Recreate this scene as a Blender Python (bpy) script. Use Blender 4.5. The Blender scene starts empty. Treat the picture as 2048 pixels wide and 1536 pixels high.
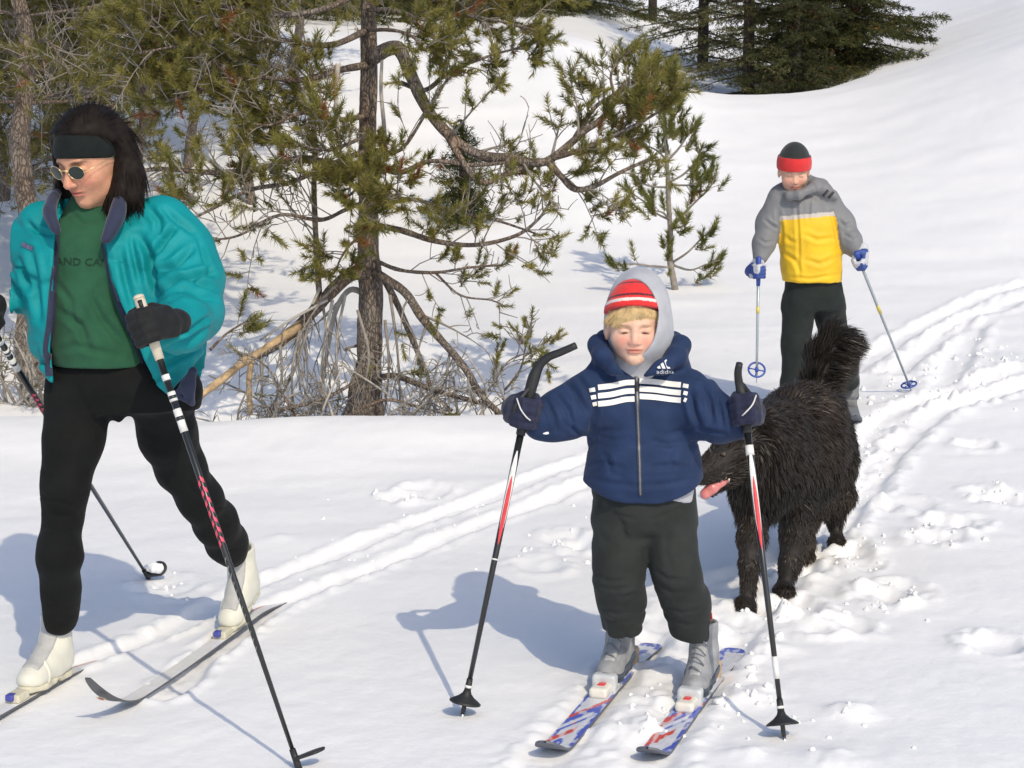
import bpy, bmesh, math, random
import numpy as np
from mathutils import Vector, Matrix
from mathutils.bvhtree import BVHTree

# ------------------------------------------------------------------ camera, sky, sun, exposure
SC = bpy.context.scene
COL = SC.collection
F_PX, CAM_H = 3600.0, 1.55
PITCH = math.atan((768 - 257) / F_PX)          # horizon sits at row 257 of 1536
cam_data = bpy.data.cameras.new('camera')
cam_data.sensor_width = 36.0
cam_data.lens = 36.0 * F_PX / 2048.0
cam_data.clip_start = 0.1
cam_data.clip_end = 3000.0
cam = bpy.data.objects.new('camera', cam_data)
cam.location = (0, 0, CAM_H)
cam.rotation_euler = (math.pi / 2 - PITCH, 0, 0)
COL.objects.link(cam)
SC.camera = cam

SUN_TO = Vector((0.42, -1.0, 0.99)).normalized()       # towards the sun (behind the camera, right)
SUN_EL = math.asin(SUN_TO.z)
world = bpy.data.worlds.new('World')
SC.world = world
world.use_nodes = True
wn = world.node_tree.nodes
sky = wn.new('ShaderNodeTexSky')
sky.sky_type = 'NISHITA'
sky.sun_disc = False
sky.sun_elevation = SUN_EL
sky.sun_rotation = math.atan2(SUN_TO.x, SUN_TO.y)
sky.altitude = 1200.0
sky.air_density = 1.0
sky.dust_density = 4.5
sky.ozone_density = 1.0
bg = wn['Background']
bg.inputs['Strength'].default_value = 0.15
world.node_tree.links.new(sky.outputs['Color'], bg.inputs['Color'])
sun_data = bpy.data.lights.new('sun', 'SUN')
sun_data.energy = 2.05
sun_data.angle = math.radians(0.55)
sun_data.color = (1.0, 0.88, 0.66)
sun = bpy.data.objects.new('sun', sun_data)
sun.rotation_euler = (-SUN_TO).to_track_quat('-Z', 'Y').to_euler()
sun.location = (4, -10, 12)
COL.objects.link(sun)
SC.view_settings.view_transform = 'Standard'
SC.view_settings.look = 'None'
SC.view_settings.exposure = 0.20
SC.view_settings.gamma = 1.0
SC.view_settings.use_curve_mapping = False
SC.render.engine = 'CYCLES'
SC.cycles.max_bounces = 8
SC.cycles.diffuse_bounces = 4
SC.cycles.transparent_max_bounces = 8
SC.cycles.use_denoising = True

# ------------------------------------------------------------------ helpers
RNG = np.random.default_rng(7)
V3 = lambda *a: np.array(a, dtype=np.float64)
_cp, _sp = math.cos(PITCH), math.sin(PITCH)

def ray(px, py):
    x = (px - 1024.0) / F_PX
    u = (768.0 - py) / F_PX
    return np.array([x, _cp + u * _sp, -_sp + u * _cp])

def W(px, py, Y):
    """world point seen at photo pixel (px, py) at world depth Y"""
    d = ray(px, py)
    return np.array([0, 0, CAM_H]) + d * (Y / d[1])

def mpp(Y):
    """metres per photo pixel at depth Y"""
    return Y / F_PX * 1.0

def proj(P):
    P = np.asarray(P, dtype=np.float64)
    x = P[..., 0]; y = P[..., 1]; z = P[..., 2] - CAM_H
    dep = y * _cp - z * _sp
    up = y * _sp + z * _cp
    return np.stack([1024 + F_PX * x / dep, 768 - F_PX * up / dep], -1)

def nrm(v):
    v = np.asarray(v, dtype=np.float64)
    return v / max(np.linalg.norm(v), 1e-12)

def frame(fwd, up=(0, 0, 1)):
    """3x3 with columns right(x), forward(y), up(z)"""
    y = nrm(fwd); x = nrm(np.cross(y, up)); z = np.cross(x, y)
    return np.stack([x, y, z], 1)

def sstep(a, b, x):
    t = np.clip((x - a) / (b - a), 0, 1)
    return t * t * (3 - 2 * t)

_NT = np.random.default_rng(11).random((64, 64, 64)).astype(np.float32) * 2 - 1
def noise3(P, scale=1.0, seed=0):
    """smooth value noise in [-1, 1]"""
    q = np.asarray(P, dtype=np.float32) * np.float32(scale) + np.float32(seed * 17.31 + 100)
    i = np.floor(q).astype(np.int32); f = q - i
    f = f * f * (3 - 2 * f)
    i0 = i & 63; i1 = (i + 1) & 63
    x0, y0, z0 = i0[..., 0], i0[..., 1], i0[..., 2]; x1, y1, z1 = i1[..., 0], i1[..., 1], i1[..., 2]
    fx, fy, fz = f[..., 0], f[..., 1], f[..., 2]
    a = _NT[x0, y0, z0] * (1 - fx) + _NT[x1, y0, z0] * fx
    b = _NT[x0, y1, z0] * (1 - fx) + _NT[x1, y1, z0] * fx
    c = _NT[x0, y0, z1] * (1 - fx) + _NT[x1, y0, z1] * fx
    d = _NT[x0, y1, z1] * (1 - fx) + _NT[x1, y1, z1] * fx
    return (a * (1 - fy) + b * fy) * (1 - fz) + (c * (1 - fy) + d * fy) * fz

def fbm(P, scale=1.0, octaves=3, seed=0):
    s = 0; a = 1.0
    for o in range(octaves):
        s = s + a * noise3(P, scale * 2 ** o, seed + o * 3); a *= 0.5
    return s

# ---- objects
def empty(name, loc=(0, 0, 0), label=None, cat=None, group=None):
    o = bpy.data.objects.new(name, None)
    o.empty_display_size = 0.1
    o.location = loc
    COL.objects.link(o)
    return tag(o, label, cat, group)

def tag(o, label=None, cat=None, group=None, kind=None):
    if label: o['label'] = label
    if cat: o['category'] = cat
    if group: o['group'] = group
    if kind: o['kind'] = kind
    return o

def mesh_obj(name, verts, faces, mat, parent=None, smooth=True, col=None):
    """verts are WORLD coordinates; the object origin is put at its parent's origin"""
    me = bpy.data.meshes.new(name)
    verts = np.asarray(verts, dtype=np.float32)
    if parent is not None:
        verts = verts - np.array(world_loc(parent), dtype=np.float32)
    if isinstance(faces, np.ndarray):
        n = len(faces); k = faces.shape[1]
        me.vertices.add(len(verts)); me.vertices.foreach_set('co', verts.ravel())
        me.loops.add(n * k); me.loops.foreach_set('vertex_index', faces.ravel().astype(np.int32))
        me.polygons.add(n)
        me.polygons.foreach_set('loop_start', np.arange(n, dtype=np.int32) * k)
        me.update(calc_edges=True); me.validate()
    else:
        me.from_pydata(verts.tolist(), [], [list(map(int, f)) for f in faces]); me.update()
    if smooth:
        me.polygons.foreach_set('use_smooth', np.ones(len(me.polygons), dtype=bool))
    if col is not None:
        at = me.color_attributes.new('tint', 'FLOAT_COLOR', 'POINT')
        c = np.ones((len(verts), 4), dtype=np.float32); c[:, :3] = col
        at.data.foreach_set('color', c.ravel())
    if mat is not None: me.materials.append(mat)
    o = bpy.data.objects.new(name, me)
    COL.objects.link(o)
    if parent is not None: o.parent = parent
    return o

def world_loc(o):
    p = Vector((0, 0, 0))
    while o is not None:
        p = p + o.location; o = o.parent
    return p

class Geo:
    """collects verts and faces"""
    def __init__(s): s.v = []; s.f = []; s.n = 0
    def add(s, v, f):
        v = np.asarray(v, dtype=np.float64)
        s.v.append(v); s.f += [[i + s.n for i in q] for q in f]; s.n += len(v)
    def build(s, name, mat, parent=None, smooth=True):
        return mesh_obj(name, np.concatenate(s.v), s.f, mat, parent, smooth)

def smooth_path(pts, n=6):
    """Catmull-Rom through pts"""
    pts = np.asarray(pts, dtype=np.float64)
    if len(pts) < 3: 
        return np.array([pts[0] + (pts[-1] - pts[0]) * t for t in np.linspace(0, 1, n + 1)])
    P = np.vstack([2 * pts[0] - pts[1], pts, 2 * pts[-1] - pts[-2]])
    out = []
    for i in range(1, len(P) - 2):
        for t in np.linspace(0, 1, n, endpoint=False):
            a, b, c, d = P[i - 1], P[i], P[i + 1], P[i + 2]
            out.append(0.5 * ((2 * b) + (-a + c) * t + (2 * a - 5 * b + 4 * c - d) * t * t + (-a + 3 * b - 3 * c + d) * t ** 3))
    out.append(P[-2])
    return np.array(out)

def tube_vf(path, rad, sides=8, cap=True, flat=None):
    """swept tube; rad scalar/array; flat=(axis vector, ratio) squashes along the axis"""
    path = np.asarray(path, dtype=np.float64); n = len(path)
    rad = np.broadcast_to(np.asarray(rad, dtype=np.float64), (n,))
    T = np.gradient(path, axis=0); T /= np.maximum(np.linalg.norm(T, axis=1, keepdims=True), 1e-9)
    u = np.cross(T[0], [0.13, 0.31, 0.94]); u /= np.linalg.norm(u)
    V = []
    ang = np.arange(sides) / sides * 2 * math.pi
    for i in range(n):
        u = u - T[i] * np.dot(u, T[i]); u /= max(np.linalg.norm(u), 1e-9)
        w = np.cross(T[i], u)
        off = (np.outer(np.cos(ang), u) + np.outer(np.sin(ang), w)) * rad[i]
        if flat is not None:
            ax = nrm(flat[0]); off = off - np.outer(off @ ax, ax) * (1 - flat[1])
        V.append(path[i] + off)
    V = np.concatenate(V)
    Fq = []
    for i in range(n - 1):
        for j in range(sides):
            a = i * sides + j; b = i * sides + (j + 1) % sides
            Fq.append([a, b, b + sides, a + sides])
    if cap:
        Fq.append(list(range(sides))[::-1]); Fq.append([(n - 1) * sides + j for j in range(sides)])
    return V, Fq

def tube(name, path, rad, mat, parent=None, sides=8, smooth=True, flat=None):
    v, f = tube_vf(path, rad, sides, True, flat)
    return mesh_obj(name, v, f, mat, parent, smooth)

# ------------------------------------------------------------------ signed-distance modelling
def cone(a, b, ra, rb):
    a = np.asarray(a, np.float32); b = np.asarray(b, np.float32); ba = b - a; L = np.float32(max(ba @ ba, 1e-9))
    def f(P):
        pa = P - a
        h = np.clip(pa @ ba / L, 0, 1)
        return np.linalg.norm(pa - h[:, None] * ba, axis=1) - (ra + (rb - ra) * h)
    return f

def ball(c, r):
    c = np.asarray(c, np.float32)
    return lambda P: np.linalg.norm(P - c, axis=1) - r

def ell(c, r, R=None):
    c = np.asarray(c, np.float32); r = np.asarray(r, np.float32)
    R = np.eye(3, dtype=np.float32) if R is None else np.asarray(R, np.float32)
    def f(P):
        q = (P - c) @ R
        k0 = np.linalg.norm(q / r, axis=1); k1 = np.linalg.norm(q / (r * r), axis=1)
        return k0 * (k0 - 1) / np.maximum(k1, 1e-6)
    return f

def box(c, half, rnd=0.0, R=None):
    c = np.asarray(c, np.float32); half = np.asarray(half, np.float32) - np.float32(rnd)
    R = np.eye(3, dtype=np.float32) if R is None else np.asarray(R, np.float32)
    def f(P):
        q = np.abs((P - c) @ R) - half
        return np.linalg.norm(np.maximum(q, 0), axis=1) + np.minimum(q.max(1), 0) - rnd
    return f

def loft(c, R, zs, a, b, ox=None, oy=None, p=2.0):
    """stack of (super-)ellipse sections: at local height zs half-width a (x) and half-depth b (y)"""
    c = np.asarray(c, np.float32); R = np.asarray(R, np.float32)
    zs = np.asarray(zs, np.float64); ox = np.zeros(len(zs)) if ox is None else ox; oy = np.zeros(len(zs)) if oy is None else oy
    zf = np.linspace(zs[0], zs[-1], 64)
    def sm(v):
        w = np.interp(zf, zs, v); e = np.pad(w, 4, mode='edge'); return np.convolve(e, np.ones(9) / 9, 'valid')
    a, b, ox, oy = sm(a), sm(b), sm(ox), sm(oy)
    def f(P):
        q = (P - c) @ R
        z = np.clip(q[:, 2], zs[0], zs[-1])
        A = np.interp(z, zf, a).astype(np.float32); B = np.interp(z, zf, b).astype(np.float32)
        X = (q[:, 0] - np.interp(z, zf, ox)) / A; Y = (q[:, 1] - np.interp(z, zf, oy)) / B
        r = (np.abs(X) ** p + np.abs(Y) ** p) ** (1.0 / p)
        d = (r - 1) * np.minimum(A, B)
        dz = np.maximum(zs[0] - q[:, 2], q[:, 2] - zs[-1])
        return np.where(dz > 0, np.sqrt(np.maximum(d, 0) ** 2 + dz * dz) + np.minimum(d, 0) * 0, np.maximum(d, dz)).astype(np.float32)
    return f

def smin(a, b, k):
    if k <= 0: return np.minimum(a, b)
    h = np.maximum(k - np.abs(a - b), 0) / k
    return np.minimum(a, b) - h * h * k * 0.25

def U(k, *fs):
    def f(P):
        d = fs[0](P)
        for g in fs[1:]: d = smin(d, g(P), k)
        return d
    return f

def cut(f, g, k=0.0):
    return lambda P: -smin(-f(P), g(P), k)

def both(f, g, k=0.0):
    return lambda P: -smin(-f(P), -g(P), k)

def grow(f, r): return lambda P: f(P) - r

def shell(f, t):
    return lambda P: np.abs(f(P)) - t

def half(c, n):
    """half space on the side the normal points AWAY from"""
    c = np.asarray(c, np.float32); n = nrm(n).astype(np.float32)
    return lambda P: (P - c) @ n

def chain(pts, rad, k=0.02):
    return U(k, *[cone(pts[i], pts[i + 1], rad[i], rad[i + 1]) for i in range(len(pts) - 1)]) if len(pts) > 2 else cone(pts[0], pts[1], rad[0], rad[1])

def rough(f, amp, scale, seed=0, octaves=2):
    return lambda P: f(P) + amp * fbm(P, scale, octaves, seed)

def wrinkled(f, amp, scale, seed=0, stretch=(1, 1, 1), w=.16):
    """sharp inward creases along the zero lines of a warped noise"""
    st = np.array(stretch, np.float32)
    def g(P):
        Q = P * st + .35 / scale * np.stack([noise3(P, scale * .8, seed + 5), noise3(P, scale * .8, seed + 6), noise3(P, scale * .8, seed + 7)], 1)
        n1 = noise3(Q, scale, seed); gate = sstep(-.25, .45, noise3(P, scale * .45, seed + 9))
        return f(P) + amp * gate * (np.exp(-(n1 / w) ** 2) - .3 * np.abs(n1))
    return g

def near(P, c, r):
    """falloff weight round a point"""
    return np.exp(-np.sum((P - np.asarray(c, np.float32)) ** 2, 1) / (r * r))

def surface(f, lo, hi, h):
    """surface nets; evaluates finely only near the surface"""
    lo = np.asarray(lo, np.float64); hi = np.asarray(hi, np.float64)
    C = 4
    nc = np.ceil((hi - lo) / (h * C)).astype(int) + 1
    def grid(n, step, off=0.0):
        g = [lo[i] + (np.arange(n[i]) + off) * step for i in range(3)]
        return np.stack(np.meshgrid(*g, indexing='ij'), -1).astype(np.float32)
    Pc = grid(nc, h * C, 0.5 - 0.5 / C)
    dc = f(Pc.reshape(-1, 3)).reshape(nc)
    nearm = np.abs(dc) < h * C * 1.6
    n = nc * C
    D = np.repeat(np.repeat(np.repeat(dc, C, 0), C, 1), C, 2).astype(np.float32)
    M = np.repeat(np.repeat(np.repeat(nearm, C, 0), C, 1), C, 2)
    I = np.argwhere(M)
    P = (lo + I * h).astype(np.float32)
    out = np.empty(len(P), np.float32)
    for s in range(0, len(P), 400000):
        out[s:s + 400000] = f(P[s:s + 400000])
    D[M] = out
    D[0] = D[-1] = 1; D[:, 0] = D[:, -1] = 1; D[:, :, 0] = D[:, :, -1] = 1
    ins = D < 0
    sl = [slice(0, -1), slice(1, None)]
    cnt = sum(ins[sl[i], sl[j], sl[k]].astype(np.int8) for i in (0, 1) for j in (0, 1) for k in (0, 1))
    act = (cnt > 0) & (cnt < 8)
    A = np.argwhere(act); m = len(A)
    idx = -np.ones(act.shape, np.int64); idx[act] = np.arange(m)
    acc = np.zeros((m, 3)); num = np.zeros(m)
    for ax in range(3):
        o1, o2 = [x for x in range(3) if x != ax]
        for i in (0, 1):
            for j in (0, 1):
                c0 = A.copy(); c0[:, o1] += i; c0[:, o2] += j
                c1 = c0.copy(); c1[:, ax] += 1
                d0 = D[tuple(c0.T)]; d1 = D[tuple(c1.T)]
                cr = (d0 < 0) != (d1 < 0)
                t = np.where(cr, d0 / np.where(cr, d0 - d1, 1), 0)
                p = c0.astype(np.float64); p[:, ax] += t
                acc += p * cr[:, None]; num += cr
    Vv = lo + acc / num[:, None] * h
    faces = []
    for ax in range(3):
        o1, o2 = [(1, 2), (2, 0), (0, 1)][ax]
        s0 = [slice(None)] * 3; s1 = [slice(None)] * 3
        s0[ax] = slice(0, -1); s1[ax] = slice(1, None)
        a, b = ins[tuple(s0)], ins[tuple(s1)]
        E = np.argwhere(a != b)
        E = E[(E[:, o1] > 0) & (E[:, o2] > 0) & (E[:, o1] < n[o1] - 1) & (E[:, o2] < n[o2] - 1)]
        flip = ~a[tuple(E.T)]
        q = []
        for i, j in ((-1, -1), (0, -1), (0, 0), (-1, 0)):
            e = E.copy(); e[:, o1] += i; e[:, o2] += j
            q.append(idx[tuple(e.T)])
        Q = np.stack(q, 1)
        Q[flip] = Q[flip][:, ::-1]
        faces.append(Q)
    Fq = np.concatenate(faces)
    Fq = Fq[(Fq >= 0).all(1)]
    return Vv, Fq

def relax(V, Fq, it=2, lam=0.5):
    n = len(V)
    e = np.concatenate([Fq[:, [0, 1]], Fq[:, [1, 2]], Fq[:, [2, 3]], Fq[:, [3, 0]]])
    e = np.concatenate([e, e[:, ::-1]])
    cntv = np.bincount(e[:, 0], minlength=n)[:, None]
    for _ in range(it):
        s = np.stack([np.bincount(e[:, 0], weights=V[e[:, 1], k], minlength=n) for k in range(3)], 1)
        V = V + lam * (s / np.maximum(cntv, 1) - V)
    return V

def vnormals(V, Fq):
    nf = np.cross(V[Fq[:, 2]] - V[Fq[:, 0]], V[Fq[:, 3]] - V[Fq[:, 1]])
    N = np.zeros_like(V)
    for k in range(4):
        for c in range(3):
            N[:, c] += np.bincount(Fq[:, k], weights=nf[:, c], minlength=len(V))
    return N / np.maximum(np.linalg.norm(N, axis=1, keepdims=True), 1e-12)

def poly_dist(Q, pl):
    """2-D distance from points Q to polyline pl, and the parameter 0..1 along it"""
    best = np.full(len(Q), 1e9); tt = np.zeros(len(Q)); m = len(pl) - 1
    for i in range(m):
        a = np.asarray(pl[i], float); b = np.asarray(pl[i + 1], float); ba = b - a
        h = np.clip(((Q - a) @ ba) / max(ba @ ba, 1e-9), 0, 1)
        d = np.linalg.norm(Q - a - h[:, None] * ba, axis=1)
        w = d < best
        best = np.where(w, d, best); tt = np.where(w, (i + h) / m, tt)
    return best, tt

def creases(V, N, lines):
    """press folds into the side of a garment that faces the viewer of the photograph.
    lines: (pixel polyline, width px, depth m); depth < 0 raises a ridge"""
    Q = proj(V)
    view = V - np.array([0, 0, CAM_H]); view /= np.linalg.norm(view, axis=1, keepdims=True)
    face = sstep(0.0, 0.35, -(N * view).sum(1))
    out = V.copy()
    for pl, w, dep in lines:
        d, t = poly_dist(Q, pl)
        taper = np.sin(np.clip(t, 0.03, 0.97) * math.pi) ** 0.5
        g = np.exp(-(d / w) ** 2) - 0.55 * np.exp(-((d - 2.0 * w) / (1.1 * w)) ** 2)
        out -= N * (g * taper * face * dep)[:, None]
    return out

def sdf_obj(name, f, lo, hi, h, mat, parent=None, relax_it=2, lines=None, tint=None, post=None):
    Vv, Fq = surface(f, lo, hi, h)
    Vv = relax(Vv, Fq, relax_it)
    if lines or post:
        N = vnormals(Vv, Fq)
        if lines: Vv = creases(Vv, N, lines)
        if post: Vv = post(Vv, N)
    o = mesh_obj(name, Vv, Fq, mat, parent, True, tint(Vv) if tint else None)
    o['_'] = 0; del o['_']
    GEO[o.name] = (Vv, Fq)
    return o
GEO = {}

def bounds(*pts, pad=0.1):
    P = np.array(pts, dtype=float)
    return P.min(0) - pad, P.max(0) + pad

# ---- patches laid on a surface (stripes, lettering, emblems): real thin geometry
def bvh_of(*objs):
    V = []; Fq = []; n = 0
    for o in objs:
        v, f = GEO[o.name]
        V.append(v); Fq.append(f + n); n += len(v)
    return BVHTree.FromPolygons(np.concatenate(V).tolist(), np.concatenate(Fq).tolist())

def lay(name, tris_v, tris_f, bvh, mat, parent, off=0.002, depth=None):
    """tris_v: pixel coordinates (px, py) in the photograph; each is carried along its ray to the surface it meets"""
    O = Vector((0, 0, CAM_H)); out = []; ok = []
    last = None
    for p in tris_v:
        d = Vector(ray(p[0], p[1])).normalized()
        hit, nn, i, dist = bvh.ray_cast(O, d)
        if hit is None: out.append((0, 0, 0)); ok.append(False); continue
        out.append(tuple(hit + nn * off * 0.4 - d * off * 0.9)); ok.append(True)
    ff = [f for f in tris_f if all(ok[i] for i in f)]
    used = sorted({i for f in ff for i in f}); mp = {j: i for i, j in enumerate(used)}
    if not ff: return None
    return mesh_obj(name, [out[i] for i in used], [[mp[i] for i in f] for f in ff], mat, parent, True)

def strip_px(pl, w, step=4.0, across=3):
    """ribbon of pixel width w (scalar or per point) along a pixel polyline"""
    P = smooth_path(np.array([(x, y, 0) for x, y in pl], float), 8)[:, :2]
    seg = np.r_[0, np.cumsum(np.linalg.norm(np.diff(P, axis=0), axis=1))]
    n = max(2, int(seg[-1] / step) + 1)
    s = np.linspace(0, seg[-1], n)
    P = np.stack([np.interp(s, seg, P[:, 0]), np.interp(s, seg, P[:, 1])], 1)
    T = np.gradient(P, axis=0); T /= np.maximum(np.linalg.norm(T, axis=1, keepdims=True), 1e-9)
    Nn = np.stack([-T[:, 1], T[:, 0]], 1)
    ww = np.interp(np.linspace(0, 1, n), np.linspace(0, 1, np.size(w)), np.ravel(w))
    V = np.concatenate([P + Nn * (k / across - 0.5) * ww[:, None] for k in range(across + 1)])
    Fq = [[k * n + i, k * n + i + 1, (k + 1) * n + i + 1, (k + 1) * n + i] for k in range(across) for i in range(n - 1)]
    return V, Fq

def text_px(body, org, xdir, size, step=None, slant=0.0):
    """default-font lettering as triangles in pixel space: org = lower left, xdir = pixel vector of the baseline"""
    cu = bpy.data.curves.new('lettering', 'FONT'); cu.body = body; cu.size = 1.0; cu.resolution_u = 2
    ob = bpy.data.objects.new('lettering', cu); COL.objects.link(ob)
    dg = bpy.context.evaluated_depsgraph_get()
    me = bpy.data.meshes.new_from_object(ob.evaluated_get(dg))
    v = np.array([x.co[:2] for x in me.vertices]); f = [list(p.vertices) for p in me.polygons]
    bpy.data.objects.remove(ob); bpy.data.curves.remove(cu); bpy.data.meshes.remove(me)
    wdt = v[:, 0].max() - v[:, 0].min()
    X = np.asarray(xdir, float); L = np.linalg.norm(X); ux = X / L; uy = np.array([ux[1], -ux[0]])
    v[:, 0] -= v[:, 0].min()
    return np.asarray(org, float) + np.outer((v[:, 0] / wdt) * L + slant * v[:, 1] * size, ux) + np.outer(v[:, 1] * size, uy), f

# ------------------------------------------------------------------ materials
MATS = {}
def mat(name, col, rough=0.6, var=0.0, vscale=20.0, bump=0.0, bscale=200.0, bdist=0.002, metal=0.0, spec=0.5, sheen=0.0,
        sss=0.0, attr=False, stretch=None, coat=0.0, trans=0.0):
    if name in MATS: return MATS[name]
    m = bpy.data.materials.new(name); m.use_nodes = True
    nt = m.node_tree; N = nt.nodes; L = nt.links
    b = N['Principled BSDF']
    b.inputs['Roughness'].default_value = rough
    b.inputs['Metallic'].default_value = metal
    b.inputs['Specular IOR Level'].default_value = spec
    if sheen: 
        b.inputs['Sheen Weight'].default_value = sheen; b.inputs['Sheen Roughness'].default_value = 0.5
    if coat: b.inputs['Coat Weight'].default_value = coat
    if sss:
        b.inputs['Subsurface Weight'].default_value = sss
        b.inputs['Subsurface Radius'].default_value = (0.012, 0.005, 0.003)
    tc = N.new('ShaderNodeTexCoord')
    vec = tc.outputs['Object']
    if stretch is not None:
        mp = N.new('ShaderNodeMapping'); mp.inputs['Scale'].default_value = stretch
        L.new(vec, mp.inputs['Vector']); vec = mp.outputs['Vector']
    src = None
    if attr:
        at = N.new('ShaderNodeAttribute'); at.attribute_name = 'tint'; src = at.outputs['Color']
    if var > 0:
        nz = N.new('ShaderNodeTexNoise'); nz.inputs['Scale'].default_value = vscale; nz.inputs['Detail'].default_value = 4
        L.new(vec, nz.inputs['Vector'])
        mr = N.new('ShaderNodeMapRange'); mr.inputs['From Min'].default_value = 0.25; mr.inputs['From Max'].default_value = 0.75
        mr.inputs['To Min'].default_value = 1 - var; mr.inputs['To Max'].default_value = 1 + var
        L.new(nz.outputs['Fac'], mr.inputs['Value'])
        mx = N.new('ShaderNodeMix'); mx.data_type = 'RGBA'; mx.blend_type = 'MULTIPLY'; mx.inputs['Factor'].default_value = 1
        if src: L.new(src, mx.inputs['A'])
        else: mx.inputs['A'].default_value = (*col, 1)
        L.new(mr.outputs['Result'], mx.inputs['B'])
        src = mx.outputs['Result']
    if src: L.new(src, b.inputs['Base Color'])
    else: b.inputs['Base Color'].default_value = (*col, 1)
    if bump > 0:
        nb = N.new('ShaderNodeTexNoise'); nb.inputs['Scale'].default_value = bscale; nb.inputs['Detail'].default_value = 3
        L.new(vec, nb.inputs['Vector'])
        bp = N.new('ShaderNodeBump'); bp.inputs['Strength'].default_value = bump; bp.inputs['Distance'].default_value = bdist
        L.new(nb.outputs['Fac'], bp.inputs['Height']); L.new(bp.outputs['Normal'], b.inputs['Normal'])
    MATS[name] = m
    return m
# ------------------------------------------------------------------ ground
RX = np.array([-60, -20, -8, -3, -1.06, 0.2, 0.8, 1.4, 1.9, 2.3, 3.2, 4.1, 4.7, 5.35, 6.2, 8, 14, 40, 120.])
RZ = np.array([3.4, 3.2, 2.95, 2.8, 2.68, 2.70, 2.72, 2.42, 2.12, 2.0, 2.0, 2.08, 2.22, 2.42, 2.70, 3.2, 4.2, 6, 10.])
BY = np.array([-200, -20, 0, 6, 8, 9.2, 11, 13, 15, 17, 19.5, 22.])
BZ = np.array([-3, -0.3, 0, 0, 0.07, 0.14, 0.25, 0.40, 0.64, 0.98, 1.48, 2.0])
_by = np.linspace(-200, 24, 4481); _bz = np.interp(_by, BY, BZ)
_bz = np.convolve(np.pad(_bz, 20, mode='edge'), np.ones(41) / 41, 'valid')
_rx = np.linspace(-120, 120, 4801); _rz = np.interp(_rx, RX, RZ)
_rz = np.convolve(np.pad(_rz, 8, mode='edge'), np.ones(17) / 17, 'valid')

def base_z(x, y):
    x = np.asarray(x, float); y = np.asarray(y, float)
    R = np.interp(x * 22.0 / np.maximum(y, 14.0), _rx, _rz)
    w = sstep(12.5, 22.0, y)
    z = np.interp(np.minimum(y, 22.0), _by, _bz) + (R - 2.0) * w
    far = np.maximum(y - 22.0, 0)
    open_hill = sstep(3.9, 8.5, x * 22.0 / np.maximum(y, 14.0))
    z = z + far * (0.125 + 0.035 * open_hill) - 0.30 * (1 - sstep(3.2, 4.5, x * 22.0 / np.maximum(y, 14.0))) * sstep(0, 2.0, far)
    # hollow round the big pine, with a raised lip in front of it
    d2 = ((x + 0.95) / 1.25) ** 2 + ((y - 9.75) / 0.85) ** 2
    z = z - 0.34 * np.exp(-d2 ** 1.5)
    d2 = ((x + 2.6) / 1.0) ** 2 + ((y - 10.0) / 0.9) ** 2
    z = z - 0.22 * np.exp(-d2 ** 1.5)
    lip = 8.55 + 0.10 * np.sin(x * 1.9) + 0.05 * np.sin(x * 5.1 + 1)
    z = z + (0.035 + 0.065 * np.exp(-((x + 0.8) / 0.85) ** 2)) * np.exp(-((y - lip) / 0.55) ** 2) * sstep(0.75, -0.1, x)
    return z

def G(px, py, it=14):
    """ground point seen at a photo pixel"""
    d = ray(px, py)
    lo_, hi_ = 2.5, 80.0
    Ys = 2.5 * 32.0 ** np.linspace(0, 1, 260)
    for _ in range(3):
        below = CAM_H + d[2] / d[1] * Ys < base_z(d[0] / d[1] * Ys, Ys)
        i = int(np.argmax(below)) if below.any() else len(Ys) - 1
        Ys = np.linspace(Ys[max(i - 1, 0)], Ys[i], 40)
    b = Ys[-1]
    p = np.array([0, 0, CAM_H]) + d * (b / d[1])
    return p
Gy = lambda px, py: G(px, py)[1]

TRACKS = []     # (ground polyline, half width, depth, side berm)
def track(pts, hw=0.035, dep=0.028, berm=0.012, seed=0):
    P = smooth_path(np.array([G(*p) for p in pts]), 8)[:, :2]
    TRACKS.append((P, hw, dep, berm))
# the woman's and the boys' ski grooves
track([(150, 1330), (330, 1262), (440, 1205), (530, 1160), (690, 1098), (850, 1038), (1000, 985), (1170, 920), (1300, 880), (1480, 880), (1640, 905)], 0.038, 0.030)
track([(330, 1390), (440, 1290), (545, 1215), (700, 1150), (880, 1080), (1050, 1015), (1185, 965), (1330, 940), (1500, 960), (1660, 1000)], 0.038, 0.030)
track([(1640, 1090), (1720, 990), (1775, 915), (1835, 850), (1900, 815), (2048, 770), (2200, 735)], 0.06, 0.04, 0.02)
track([(1560, 1130), (1660, 980), (1720, 900), (1790, 830), (1880, 790), (2048, 735)], 0.06, 0.035, 0.02)
track([(1700, 740), (1830, 662), (1900, 630), (1960, 600), (2048, 570), (2200, 535)], 0.055, 0.03, 0.02)
track([(1790, 745), (1850, 700), (1935, 640), (2000, 622), (2048, 598), (2200, 560)], 0.055, 0.03, 0.02)
track([(1880, 790), (1915, 715), (1950, 650)], 0.07, 0.03, 0.015)
track([(1430, 1330), (1480, 1275), (1560, 1180), (1640, 1090)], 0.05, 0.02)
track([(1270, 1320), (1330, 1250), (1400, 1180), (1560, 1130)], 0.05, 0.02)
track([(1000, 1640), (1090, 1520), (1200, 1400), (1300, 1280)], 0.055, 0.012, 0.01)
track([(1220, 1640), (1300, 1520), (1390, 1390), (1470, 1285)], 0.055, 0.012, 0.01)
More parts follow.
